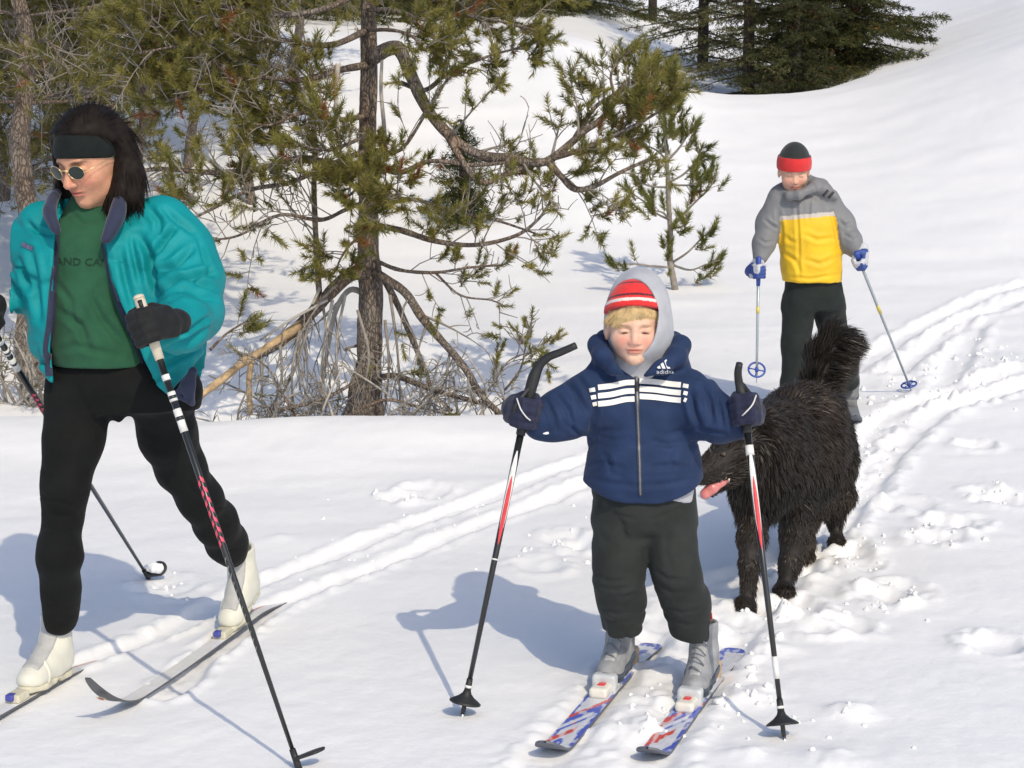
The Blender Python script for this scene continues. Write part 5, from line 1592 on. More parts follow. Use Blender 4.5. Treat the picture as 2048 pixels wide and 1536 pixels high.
        tube('tip', [P(-.01), P(.03)], [.002, .005], STEEL, pr, 6)
        tube('yellow_band', [P(L * .62), P(L * .68)], [.0085, .0085], yel, pr, 10)
        bc = P(.055); n_ = nrm(V3(0, -.80, .60)) if tip is tL else nrm(V3(-.3, -.25, 1))
        rp_ = ring_path(bc, n_, .040, 24); tube('basket_ring', rp_, .0050, blue, pr, 8)
        for k in range(4):
            tube('basket_spoke', [bc, rp_[k * 6]], .0035, blue, pr, 6)
        tube('basket_hub', [bc - ax * .010, bc + ax * .012], [.009, .009], blue, pr, 10)
    bm_ = mat('boot_mid_grey', (.16, .165, .17), .6, .2, 30); sm = mat('boot_dark', (.045, .06, .085), .6, .3, 30); tm = mat('boot_tongue', (.36, .37, .38), .7, .2, 40, .4, 200); lm = mat('boot_lace', (.15, .16, .18), .7)
    tp = mat('plain_ski_top', (.20, .21, .23), .4, .2, 20, coat=.2); bs = mat('ski_base_dark', (.10, .11, .14), .5)
    for k, (g, lab) in enumerate(((gl_, 'grey ski under the leading boot of the boy in yellow, behind the dog'), (gr_, 'grey ski under the trailing boot of the boy in yellow'))):
        dr = nrm(V3(-.14, -1, 0))[:2]
        s_, at, L = ski('downhill_ski', lab, 'pair of skis worn by the boy in yellow', [g[:2] - dr * .50, g[:2], g[:2] + dr * .62], .07, .012, tp, bs, .06, .16, None, 0, n=80)
        o, T, Rr, Up = at(.50 - .12)
        lift = 0 if k == 0 else math.radians(24)
        fwd = T * math.cos(lift) - Up * math.sin(lift); up = Up * math.cos(lift) + T * math.sin(lift)
        heel = o + Up * (.010 + .20 * math.sin(lift))
        boot(root, 'boot', heel, fwd, up, .85, .19, (bm_, sm, tm, sm, lm), .006, 'lace')
        Rm = np.stack([Rr, T, Up], 1); c = at(.62)[0] + Up * .015
        sdf_obj('binding', box(c, (.028, .05, .02), .008, Rm), c - .09, c + .09, .006, bm_, s_, 1)
    return root
build_far_boy()
# ------------------------------------------------------------------ trees
def bark_material(name, plate, crack, red):
    m = bpy.data.materials.new(name); m.use_nodes = True
    nt = m.node_tree; N = nt.nodes; L = nt.links; b = N['Principled BSDF']
    b.inputs['Roughness'].default_value = .92; b.inputs['Specular IOR Level'].default_value = .2
    tc = N.new('ShaderNodeTexCoord'); mp = N.new('ShaderNodeMapping'); mp.inputs['Scale'].default_value = (1, 1, .38)
    L.new(tc.outputs['Object'], mp.inputs['Vector'])
    nw = N.new('ShaderNodeTexNoise'); nw.inputs['Scale'].default_value = 22; nw.inputs['Detail'].default_value = 4
    L.new(mp.outputs['Vector'], nw.inputs['Vector'])
    mixv = N.new('ShaderNodeMix'); mixv.data_type = 'VECTOR'; mixv.inputs['Factor'].default_value = .06
    L.new(mp.outputs['Vector'], mixv.inputs['A']); L.new(nw.outputs['Color'], mixv.inputs['B'])
    vo = N.new('ShaderNodeTexVoronoi'); vo.feature = 'DISTANCE_TO_EDGE'; vo.inputs['Scale'].default_value = 62
    L.new(mixv.outputs['Result'], vo.inputs['Vector'])
    rp = N.new('ShaderNodeValToRGB'); rp.color_ramp.elements[0].position = 0.0; rp.color_ramp.elements[0].color = (*crack, 1)
    rp.color_ramp.elements[1].position = .16; rp.color_ramp.elements[1].color = (1, 1, 1, 1)
    L.new(vo.outputs['Distance'], rp.inputs['Fac'])
    n2 = N.new('ShaderNodeTexNoise'); n2.inputs['Scale'].default_value = 5; n2.inputs['Detail'].default_value = 5
    L.new(mp.outputs['Vector'], n2.inputs['Vector'])
    rc = N.new('ShaderNodeValToRGB'); rc.color_ramp.elements[0].position = .35; rc.color_ramp.elements[0].color = (*plate, 1)
    rc.color_ramp.elements[1].position = .68; rc.color_ramp.elements[1].color = (*red, 1)
    L.new(n2.outputs['Fac'], rc.inputs['Fac'])
    mx = N.new('ShaderNodeMix'); mx.data_type = 'RGBA'; mx.blend_type = 'MULTIPLY'; mx.inputs['Factor'].default_value = 1
    L.new(rc.outputs['Color'], mx.inputs['A']); L.new(rp.outputs['Color'], mx.inputs['B']); L.new(mx.outputs['Result'], b.inputs['Base Color'])
    ad = N.new('ShaderNodeMath'); ad.operation = 'ADD'; L.new(rp.outputs['Color'], ad.inputs[0]); L.new(nw.outputs['Fac'], ad.inputs[1])
    bp = N.new('ShaderNodeBump'); bp.inputs['Strength'].default_value = .9; bp.inputs['Distance'].default_value = .012
    L.new(ad.outputs['Value'], bp.inputs['Height']); L.new(bp.outputs['Normal'], b.inputs['Normal'])
    return m
BARK = bark_material('pine_bark', (.240, .212, .188), (.45, .43, .41), (.245, .178, .132))
BARK_DARK = bark_material('old_bark', (.085, .075, .068), (.25, .22, .2), (.10, .075, .06))
TWIG = mat('grey_twig', (.25, .225, .195), .9, .35, 30, .4, 120, .004)
BARE = mat('stripped_wood', (.44, .31, .175), .8, .5, 22, .6, 70, .006, stretch=(1, 1, 1))
SILVER = mat('dead_silver_wood', (.40, .37, .33), .85, .3, 22, .5, 90, .004)
NEEDLE = mat('pine_needles', (1, 1, 1), .55, .22, 6, attr=True, spec=.3)
SPRUCE = mat('spruce_needles', (1, 1, 1), .6, .2, 5, attr=True, spec=.25)
for m_ in (NEEDLE, SPRUCE):                       # thin needles let some light through
    nt_ = m_.node_tree; b_ = nt_.nodes['Principled BSDF']; out_ = [x for x in nt_.nodes if x.type == 'OUTPUT_MATERIAL'][0]
    tr_ = nt_.nodes.new('ShaderNodeBsdfTranslucent'); mx_ = nt_.nodes.new('ShaderNodeMixShader'); mx_.inputs[0].default_value = .38
    nt_.links.new(b_.inputs['Base Color'].links[0].from_socket, tr_.inputs['Color'])
    nt_.links.new(b_.outputs[0], mx_.inputs[1]); nt_.links.new(tr_.outputs[0], mx_.inputs[2]); nt_.links.new(mx_.outputs[0], out_.inputs['Surface'])

def tufts_geo(P, D, size, n=46, w=.0030, rng=RNG, spread=.95, rust=0.03, cols=((.085, .098, .016), (.190, .180, .036))):
    """brushes of needles: P centres (m,3), D directions, size length of the needles"""
    m = len(P)
    D = D / np.maximum(np.linalg.norm(D, axis=1, keepdims=True), 1e-9)
    size = np.broadcast_to(size, (m,))
    t = rng.random((m, n))
    rv = rng.normal(size=(m, n, 3)); rv -= (rv * D[:, None]).sum(-1, keepdims=True) * D[:, None]; rv /= np.maximum(np.linalg.norm(rv, axis=-1, keepdims=True), 1e-9)
    ang = spread * (1 - .55 * t) + .18 * rng.normal(size=(m, n))
    dirs = D[:, None] * np.cos(ang)[..., None] + rv * np.sin(ang)[..., None]
    base = P[:, None] + D[:, None] * ((t - .62) * size[:, None] * 1.9)[..., None]
    L = size[:, None] * (.62 + .42 * rng.random((m, n)))
    tip = base + dirs * L[..., None]
    sd = np.cross(dirs, rng.normal(size=(m, n, 3))); sd /= np.maximum(np.linalg.norm(sd, axis=-1, keepdims=True), 1e-9)
    V = np.stack([base - sd * w / 2, base + sd * w / 2, tip], 2).reshape(-1, 3)
    Fq = np.arange(m * n * 3).reshape(-1, 3)
    mixv = np.clip(.5 + .35 * rng.normal(size=(m, 1)) + .22 * rng.normal(size=(m, n)), 0, 1)[..., None]
    c = np.array(cols[0]) * (1 - mixv) + np.array(cols[1]) * mixv
    r = rng.random(m) < rust
    c[r] = np.array([.30, .125, .045]) * (.7 + .6 * rng.random((r.sum(), n, 1)))
    old = (t < .30) & (rng.random((m, n)) < .30); c[old] = c[old] * .4 + np.array([.20, .11, .035]) * .6
    C = np.repeat(c.reshape(-1, 3), 3, 0)
    return V, Fq, C

_q = np.linspace(0, 1, 5)[:, None]
_QB0 = (1 - _q) * (1 - 2 * _q); _QB1 = 4 * _q * (1 - _q); _QB2 = _q * (2 * _q - 1)     # parabola through three points
def batch_tubes(P, R, sides=4):
    """many five-point twigs at once"""
    m, k, _ = P.shape
    T = np.gradient(P, axis=1); T /= np.maximum(np.linalg.norm(T, axis=2, keepdims=True), 1e-9)
    u = np.cross(T, np.array([.31, .17, .93])); u /= np.maximum(np.linalg.norm(u, axis=2, keepdims=True), 1e-9)
    w = np.cross(T, u)
    r = R[:, :1] + (R[:, 1:] - R[:, :1]) * np.linspace(0, 1, k)
    a = np.arange(sides) / sides * 2 * math.pi
    V = P[:, :, None] + (u[:, :, None] * np.cos(a)[:, None] + w[:, :, None] * np.sin(a)[:, None]) * r[:, :, None, None]
    i = np.arange(m * k * sides).reshape(m, k, sides); j = np.roll(i, -1, 2)
    Fq = np.stack([i[:, :-1], j[:, :-1], j[:, 1:], i[:, 1:]], -1).reshape(-1, 4)
    return V.reshape(-1, 3), Fq

class Tree:
    def __init__(s, name, label, base, group=None, cat='tree'):
        s.root = empty(name, tuple(base), label, cat, group)
        s.tw_v = []; s.tw_f = []; s.n = 0; s.P = []; s.D = []; s.S = []
    def twig(s, path, r0, r1, sides=5):
        s.tw_v.append(path); s.tw_f.append((r0, r1))
    def tuft(s, p, d, size): s.P.append(p); s.D.append(d); s.S.append(size)
    def spray(s, path, rad, leafy=1.0, n_side=6, length=.35, size=.055, start=.25, droop=-.1, up=.35, dead=.0, rng=RNG, depth=1):
        """side twigs along a limb, each ending in needle brushes"""
        path = np.asarray(path); m = len(path)
        T = np.gradient(path, axis=0)
        seglen = np.linalg.norm(path[-1] - path[0])
        for k in range(n_side):
            u = start + (1 - start) * (k + rng.random()) / n_side
            i = min(int(u * (m - 1)), m - 2); p = path[i] + (path[i + 1] - path[i]) * (u * (m - 1) - i)
            t = nrm(T[i]); sd = nrm(np.cross(t, rng.normal(size=3)))
            d = nrm(t * (.35 + .5 * rng.random()) + sd * .8 + V3(0, 0, up))
            Ln = length * (.5 + .8 * rng.random()) * (1.1 - .45 * u)
            p1 = p + d * Ln * .5 + V3(0, 0, droop * Ln * .2); p2 = p + d * Ln + V3(0, 0, (droop + .25 * rng.normal()) * Ln * .6) + rng.normal(size=3) * Ln * .08
            b = _QB0 * p + _QB1 * p1 + _QB2 * p2
            isdead = rng.random() < dead
            s.twig(b, max(rad * .35, .0032), .0018, 4)
            if depth > 0:
                s.spray(b, max(rad * .4, .003), leafy * (0 if isdead else 1), max(2, int(n_side * .45)), Ln * .55, size, .3, droop, up, dead, rng, depth - 1)
            if not isdead and rng.random() < leafy:
                e = b[-1] - b[-2]
                s.tuft(b[-1], e, size * (.85 + .4 * rng.random()))
                if rng.random() < .7 * leafy: s.tuft(b[-2], e + .4 * rng.normal(size=3) * np.linalg.norm(e), size * .85)
    def limb(s, px, r0, r1, name='limb', m=None, leafy=1.0, n_side=8, length=.35, size=.055, start=.25, droop=-.1, up=.35, dead=.0, depth=1, endtuft=True, sides=8, wob=.0):
        P = np.array([W(*q) for q in px])
        path = smooth_path(P, 6)
        if wob: path = path + wob * np.stack([noise3(path, 9, 3), noise3(path, 9, 5), noise3(path, 9, 7)], 1) * np.linspace(0, 1, len(path))[:, None]
        tube(name, path, np.linspace(r0, r1, len(path)) * (1 + .12 * noise3(path, 14, 2)), m or BARK, s.root, sides)
        s.spray(path, (r0 + r1) / 2, leafy, n_side, length, size, start, droop, up, dead, depth=depth)
        if endtuft: s.tuft(path[-1], path[-1] - path[-4], size)
        return path
    def finish(s, twig_mat=None, needle_mat=None, n=46, w=.0030, **kw):
        if s.tw_v:
            v, f = batch_tubes(np.array(s.tw_v), np.array(s.tw_f))
            o = mesh_obj('twigs', v, f, twig_mat or TWIG, s.root); tag(o, kind='stuff')
        if s.P:
            V, Fq, C = tufts_geo(np.array(s.P), np.array(s.D), np.array(s.S), n, w, **kw)
            o = mesh_obj('needles', V, Fq, needle_mat or NEEDLE, s.root, False, C); tag(o, kind='stuff')
        return s.root

def main_pine():
    Y = 9.55
    b = W(735, 840, Y); b[2] = gz(b[0], b[1]) - .05
    t = Tree('pine_tree', 'tall pine with arching broken lower limbs behind the snow lip', b)
    pts = [(726, 850), (730, 800), (738, 720), (742, 640), (743, 580), (738, 500), (737, 400), (735, 300), (737, 200), (738, 100), (735, 0), (733, -150), (735, -400), (738, -800)]
    wd = [88, 72, 54, 47, 47, 41, 38, 35, 34, 33, 29, 27, 24, 14]
    path = smooth_path(np.array([W(x, y, Y + .04 * i / 6) for i, (x, y) in enumerate(pts)]), 6)
    rad = np.interp(np.linspace(0, 1, len(path)), np.linspace(0, 1, len(wd)), wd) / 2 * mpp(Y)
    v, f = tube_vf(path, rad, 22, True)
    nz = fbm(v * np.array([1, 1, .35]), 26, 3, 4)
    cen = np.repeat(path, 22, 0); dirn = v - cen
    v = cen + dirn * (1 + .16 * nz)[:, None]
    mesh_obj('trunk', v, f, BARK, t.root)
    L = t.limb
    # right: the big arch that falls and rises again
    L([(742, 118, Y), (775, 98, Y - .05), (800, 100, Y - .10), (822, 150, Y - .15), (850, 205, Y - .2), (890, 262, Y - .25), (950, 305, Y - .3), (1010, 318, Y - .35), (1070, 325, Y - .4), (1105, 318, Y - .4), (1150, 275, Y - .42), (1200, 235, Y - .45), (1228, 196, Y - .45)], .040, .014, n_side=10, length=.36, size=.056, start=.42, droop=-.05, depth=1, wob=.02)
    L([(1095, 322, Y - .4), (1120, 350, Y - .45), (1150, 378, Y - .5), (1190, 372, Y - .5), (1240, 345, Y - .5), (1300, 318, Y - .5)], .020, .008, n_side=9, length=.26, size=.062, start=.15, depth=1, dead=.1)
    L([(1150, 275, Y - .42), (1190, 215, Y - .3), (1228, 190, Y - .25), (1255, 165, Y - .2), (1285, 165, Y - .2), (1315, 185, Y - .15)], .014, .006, n_side=12, length=.22, size=.066, start=.1, depth=1)
    L([(1228, 190, Y - .45), (1222, 150, Y - .45), (1240, 118, Y - .4), (1262, 100, Y - .4)], .008, .005, n_side=7, length=.16, size=.056, start=.2, depth=0)
    L([(1100, 318, Y - .4), (1160, 300, Y - .5), (1230, 270, Y - .55), (1290, 240, Y - .6), (1330, 215, Y - .6)], .016, .006, n_side=13, length=.24, size=.066, start=.15, depth=1)
    L([(890, 262, Y - .25), (930, 330, Y - .35), (965, 365, Y - .4), (1010, 350, Y - .4), (1060, 330, Y - .4)], .020, .012, leafy=.3, n_side=6, length=.3, dead=.5)
    L([(745, 325, Y), (800, 345, Y - .2), (860, 322, Y - .3), (950, 330, Y - .35), (1040, 322, Y - .4)], .018, .008, leafy=.5, n_side=7, length=.3, dead=.4)
    L([(800, 165, Y - .1), (850, 180, Y - .1), (890, 150, Y - .05), (930, 130, Y), (985, 110, Y + .05), (1040, 95, Y + .1)], .014, .006, n_side=10, length=.30, size=.054, start=.2)
    L([(870, 110, Y + .1), (890, 70, Y + .1), (930, 20, Y + .1), (975, -10, Y + .1), (1060, -30, Y + .1)], .010, .005, m=TWIG, leafy=.7, n_side=7, length=.3, start=.2)
    L([(745, 300, Y), (800, 300, Y - .2), (850, 230, Y - .3), (900, 150, Y - .35)], .012, .006, leafy=.8, n_side=8, length=.3)
    # mid right branches
    L([(745, 450, Y), (800, 460, Y - .2), (870, 482, Y - .3), (950, 490, Y - .4), (1030, 472, Y - .45), (1075, 440, Y - .5), (1100, 405, Y - .5)], .018, .006, n_side=12, length=.34, size=.052, dead=.25)
    L([(748, 520, Y), (800, 540, Y - .2), (870, 545, Y - .35), (940, 535, Y - .45), (1005, 530, Y - .5)], .012, .005, n_side=9, length=.26, size=.050, dead=.3)
    L([(748, 400, Y), (830, 400, Y - .1), (900, 420, Y - .2), (990, 440, Y - .25), (1080, 470, Y - .3)], .012, .005, leafy=.6, n_side=9, length=.32, dead=.5)
    L([(870, 545, Y - .35), (920, 590, Y - .4), (980, 600, Y - .45), (1010, 612, Y - .45)], .007, .003, leafy=.4, n_side=6, length=.2, dead=.5)
    # drooping lower limbs
    L([(748, 545, Y), (775, 560, Y - .15), (815, 590, Y - .25), (850, 640, Y - .35), (890, 690, Y - .4), (930, 745, Y - .5), (970, 795, Y - .5), (1005, 832, Y - .5)], .028, .016, leafy=.25, n_side=9, length=.30, dead=.75, droop=-.8, up=.1, wob=.02)
    L([(770, 560, Y + .1), (800, 620, Y + .05), (825, 680, Y), (850, 740, Y - .05), (870, 790, Y - .1), (905, 822, Y - .1)], .019, .008, leafy=.3, n_side=7, length=.3, dead=.7, droop=-.6, up=.0)
    L([(742, 760, Y - .05), (790, 752, Y - .2), (845, 772, Y - .3), (900, 790, Y - .4), (960, 805, Y - .4), (1010, 828, Y - .4)], .020, .007, leafy=.4, n_side=9, length=.28, dead=.6)
    L([(735, 545, Y), (705, 548, Y - .1), (672, 575, Y - .15), (640, 612, Y - .2), (600, 650, Y - .25), (560, 682, Y - .3), (512, 710, Y - .35)], .042, .026, leafy=.15, n_side=7, length=.32, dead=.85, droop=-.8, up=-.2, endtuft=False, wob=.02)
    tube('stripped_limb', smooth_path([W(600, 650, Y - .27), W(540, 692, Y - .33), W(490, 722, Y - .38), W(440, 762, Y - .42), W(400, 792, Y - .45), W(360, 822, Y - .48)], 5), np.linspace(.026, .019, 26) * (1 + .35 * noise3(np.arange(26)[:, None] * V3(1, .3, .1), .6, 3)), BARE, t.root, 10)
    tube('stripped_limb', smooth_path([W(505, 715, Y - .36), W(498, 760, Y - .36), W(500, 830, Y - .36)], 4), np.linspace(.016, .014, 9), BARE, t.root, 8)
    L([(735, 590, Y + .1), (700, 580, Y + .1), (672, 620, Y + .1), (655, 700, Y + .1), (640, 790, Y + .1)], .018, .010, m=SILVER, leafy=.05, n_side=7, length=.3, dead=.9, droop=-1, up=-.3, endtuft=False)
    for x0, y0, x1, y1, yy, m in [(640, 575, 600, 780, -.2, SILVER), (690, 590, 680, 800, -.15, SILVER), (655, 600, 520, 680, -.3, SILVER), (620, 640, 560, 800, -.3, TWIG), (665, 600, 640, 815, -.25, SILVER), (715, 620, 722, 800, -.3, TWIG),
                               (600, 660, 585, 810, -.35, TWIG), (560, 690, 548, 815, -.35, TWIG), (780, 590, 800, 800, -.2, TWIG), (690, 700, 730, 690, .1, TWIG), (770, 640, 770, 820, -.2, TWIG)]:
        L([(x0, y0, Y + yy), ((x0 + x1) / 2 + RNG.normal() * 10, (y0 + y1) / 2, Y + yy - .05), (x1, y1, Y + yy)], .009, .005, m=m, name='dead_twig', leafy=0, n_side=5, length=.18, dead=1, droop=-1, up=-.4, endtuft=False, sides=6, depth=1)
    L([(560, 820, Y - .55), (640, 800, Y - .5), (700, 770, Y - .4), (740, 740, Y - .2)], .012, .006, leafy=.2, n_side=8, length=.2, dead=.7)
    L([(700, 830, Y - .5), (770, 800, Y - .5), (840, 815, Y - .5), (900, 830, Y - .5)], .010, .005, leafy=.25, n_side=8, length=.2, dead=.7)
    L([(590, 832, Y - .5), (560, 780, Y - .5), (530, 730, Y - .5), (470, 700, Y - .5)], .008, .004, leafy=.2, n_side=9, length=.22, dead=.7)
    # left: spreading green branches
    L([(735, 330, Y), (680, 330, Y - .1), (600, 318, Y - .2), (520, 338, Y - .3), (430, 345, Y - .35), (330, 338, Y - .4), (250, 345, Y - .4)], .024, .009, n_side=17, length=.42, size=.054, dead=.35)
    L([(735, 300, Y), (660, 330, Y - .2), (580, 365, Y - .35), (500, 380, Y - .4), (420, 420, Y - .5), (380, 440, Y - .5)], .016, .006, n_side=15, length=.38, size=.054, dead=.3)
    L([(735, 130, Y), (680, 140, Y - .1), (600, 160, Y - .2), (500, 155, Y - .3), (400, 180, Y - .4), (330, 205, Y - .4)], .020, .007, n_side=20, length=.42, size=.056, dead=.12)
    L([(735, 60, Y), (660, 90, Y - .2), (560, 80, Y - .3), (450, 70, Y - .4), (360, 90, Y - .5), (260, 110, Y - .5)], .018, .006, n_side=24, length=.45, size=.058, dead=.1)
    L([(733, -20, Y), (640, 20, Y - .2), (540, 30, Y - .3), (420, 10, Y - .4), (300, 40, Y - .5)], .018, .006, n_side=22, length=.45, size=.058, dead=.05)
    L([(733, -60, Y), (650, -40, Y + .2), (560, -20, Y + .3), (460, -30, Y + .4)], .016, .006, n_side=18, length=.45, size=.058)
    L([(737, 230, Y), (680, 240, Y - .15), (610, 225, Y - .3), (540, 250, Y - .35), (480, 240, Y - .4)], .014, .005, n_side=15, length=.36, size=.054, dead=.15)
    L([(737, 270, Y), (690, 290, Y - .3), (650, 300, Y - .5), (600, 290, Y - .6)], .012, .005, n_side=12, length=.3, size=.056, dead=.1)
    L([(737, 400, Y), (690, 420, Y - .2), (640, 440, Y - .3), (560, 430, Y - .4), (480, 470, Y - .4), (430, 480, Y - .5)], .014, .005, n_side=13, length=.36, size=.050, dead=.45)
    L([(740, 360, Y), (760, 370, Y - .3), (790, 380, Y - .5), (800, 400, Y - .6)], .010, .005, n_side=12, length=.28, size=.056)
    L([(740, 350, Y), (720, 370, Y - .3), (700, 390, Y - .5), (680, 400, Y - .6)], .010, .005, n_side=12, length=.28, size=.056)
    L([(738, 460, Y), (700, 490, Y - .3), (680, 520, Y - .4), (672, 540, Y - .45)], .008, .004, n_side=8, length=.22, size=.052)
    L([(735, 20, Y), (790, 20, Y - .1), (850, 40, Y - .1), (920, 30, Y - .1), (1010, 45, Y - .1), (1070, 60, Y - .1)], .014, .005, n_side=14, length=.32, size=.054, dead=.15)
    L([(735, -60, Y), (800, -40, Y - .1), (900, -20, Y - .1), (1000, -10, Y - .1)], .014, .005, n_side=15, length=.36, size=.054)
    L([(735, 60, Y), (780, 60, Y - .3), (820, 70, Y - .4), (850, 100, Y - .5)], .012, .005, n_side=9, length=.3, size=.054)
    # second thin stem and grey snags beside the trunk
    L([(640, 612, Y - .16), (632, 480, Y - .08), (628, 380, Y - .05), (630, 300, Y), (624, 200, Y), (622, 140, Y)], .017, .012, name='side_stem', leafy=.5, n_side=12, length=.3, dead=.5, start=.15)
    tube('snag', smooth_path([W(676, 300, Y - .2), W(674, 240, Y - .2), W(672, 180, Y - .2), W(676, 128, Y - .2)], 4), np.linspace(.010, .014, 13), SILVER, t.root, 8)
    tube('snag', smooth_path([W(772, 320, Y - .15), W(768, 250, Y - .15), W(762, 180, Y - .15), W(764, 120, Y - .15)], 4), np.linspace(.013, .008, 13), SILVER, t.root, 8)
    # upper crown out of the picture, which shades the hollow
    for k in range(9):
        y0 = -140 - k * 70; a = k * 2.4; ln_ = 200 * (1 - k / 12)
        L([(735, y0, Y), (735 + math.cos(a) * ln_ * .5, y0 + 20, Y + math.sin(a) * ln_ * .5 * mpp(Y)), (735 + math.cos(a) * ln_, y0 + 50, Y + math.sin(a) * ln_ * mpp(Y))], .016, .005, n_side=7, length=.3, size=.06, depth=1)
    # lone sprigs at the edge of the broken limb, and cones
    L([(420, 700, Y - .4), (450, 670, Y - .4), (480, 650, Y - .4), (500, 640, Y - .4)], .008, .004, n_side=9, length=.20, size=.062, start=.3, depth=0)
    L([(1010, 780, Y - .45), (1040, 740, Y - .5), (1050, 700, Y - .5), (1060, 665, Y - .5)], .006, .003, leafy=.6, n_side=7, length=.2, size=.040)
    L([(960, 800, Y - .5), (985, 770, Y - .5), (1020, 720, Y - .5), (1080, 700, Y - .5)], .006, .003, leafy=.4, n_side=7, length=.2, size=.040)
    for i_ in range(len(t.S)): t.S[i_] *= .80; t.D[i_] = nrm(t.D[i_]) + V3(0, 0, .45)
    keep = [i_ for i_ in range(len(t.S)) if RNG.random() < .92]
    t.P = [t.P[i_] for i_ in keep]; t.D = [t.D[i_] for i_ in keep]; t.S = [t.S[i_] for i_ in keep]
    return t.finish(n=84, w=.0042, rust=.032, spread=1.15, cols=((.135, .145, .038), (.345, .305, .085)))

def generic_pine(name, label, px, py, Y, h, spread, seed, group, leaf=.058, whorls=14, bare=.12, trunk_px=None, n=34, w=.004, dead=.25, lean=0.0, cols=((.120, .128, .034), (.300, .265, .078)), bark=None):
    """py is only used to place the foot on the ground seen at that pixel unless Y is given"""
    rng = np.random.default_rng(seed)
    b = W(px, py, Y); b[2] = float(base_z(b[0], b[1])) - .08
    t = Tree(name, label, b, group)
    r0 = (trunk_px or 40) / 2 * mpp(Y)
    m = 14
    path = np.array([b + V3(lean * h * (i / m) ** 1.5 + .04 * math.sin(i * 1.7 + seed), .03 * math.cos(i * 2.1 + seed), h * i / m) for i in range(m + 1)])
    path = smooth_path(path, 3)
    tube('trunk', path, np.linspace(r0, r0 * .18, len(path)) * (1 + .10 * noise3(path, 8, seed)), bark or BARK, t.root, 14)
    for k in range(whorls):
        u = bare + (1 - bare) * (k + .5) / whorls
        p = path[int(u * (len(path) - 1))]
        for j in range(rng.integers(3, 6)):
            a = rng.random() * 2 * math.pi
            ln_ = spread * (1 - u) ** .6 * (.6 + .6 * rng.random()) + .15
            d = V3(math.cos(a), math.sin(a), 0)
            q = smooth_path([p, p + d * ln_ * .5 + V3(0, 0, .06 * ln_), p + d * ln_ + V3(0, 0, (.18 + .2 * rng.normal()) * ln_)], 4)
            tube('limb', q, np.linspace(max(r0 * .28 * (1 - u), .008), .005, len(q)), bark or BARK, t.root, 6)
            t.spray(q, .010, 1.0, int(5 + ln_ * 9), .22 + .22 * ln_, leaf, .2, -.05, .3, dead, rng, 1)
            t.tuft(q[-1], q[-1] - q[-3], leaf)
    for i_ in range(len(t.S)): t.S[i_] *= .84; t.D[i_] = nrm(t.D[i_]) + V3(0, 0, .4)
    return t.finish(n=int(n * 1.2), w=w * 1.2, rng=rng, cols=cols, spread=1.1)

def spruce(name, label, base, h, r, seed, group, tiers=26, cols=((.026, .040, .014), (.145, .150, .050)), dens=1.0, w=.011):
    """fir or spruce: layered drooping boughs fringed with short needles"""
    rng = np.random.default_rng(seed)
    root = empty(name, tuple(base), label, 'tree', group)
    path = np.array([base + V3(0, 0, h * i / 10 - .3 * (i == 0)) for i in range(11)])
    tube('trunk', path, np.linspace(r * .055 + .03, .012, 11), BARK_DARK, root, 10)
    P = []; D = []; Nn = []; bo = Geo()
    for k in range(tiers):
        u = (k + .3) / tiers
        z = h * (.02 + .96 * u); R_ = r * (1 - u) ** .75 * (.75 + .45 * rng.random()) + .06
        nb = max(5, int((9 + 4 * rng.random()) * (1 - .35 * u)))
        a0 = rng.random() * 6.28
        for j in range(nb):
            a = a0 + j / nb * 6.283 + .25 * rng.normal(); Rr = R_ * (.7 + .45 * rng.random())
            d = V3(math.cos(a), math.sin(a), 0); s = V3(-math.sin(a), math.cos(a), 0)
            o = base + V3(0, 0, max(z + h / tiers * .45 * rng.normal(), .05))
            pts = smooth_path([o, o + d * Rr * .5 + V3(0, 0, -.08 * Rr), o + d * Rr + V3(0, 0, (-.20 + .14 * u) * Rr + .04 * rng.normal())], 4)
            v, f = tube_vf(pts, np.linspace(.016, .004, len(pts)) * (.6 + r * .2), 4, False); bo.add(v, f)
            m = int(max(10, Rr * 90 * dens))
            t = rng.random(m) ** .8
            c = np.stack([np.interp(t, np.linspace(0, 1, len(pts)), pts[:, i]) for i in range(3)], 1)
            wdt = .30 * Rr * np.sqrt(np.clip(1 - t, 0, 1)) + .03
            off = (rng.random(m) * 2 - 1) * wdt
            c = c + s * off[:, None] + np.array([0, 0, 1]) * (-.35 * np.abs(off) * rng.random(m) + .02 * rng.normal(size=m))[:, None]
            P.append(c); D.append(d * .8 + s * np.sign(off)[:, None] * .6 + V3(0, 0, -.25) + .25 * rng.normal(size=(m, 3)))
    bo.build('boughs', BARK_DARK, root)['kind'] = 'stuff'
    P = np.concatenate(P); D = np.concatenate(D)
    V, Fq, C = tufts_geo(P, D, .045 + .012 * r, 9, w, rng, 1.15, .004, cols)
    o = mesh_obj('needles', V, Fq, SPRUCE, root, False, C); tag(o, kind='stuff')
    return root

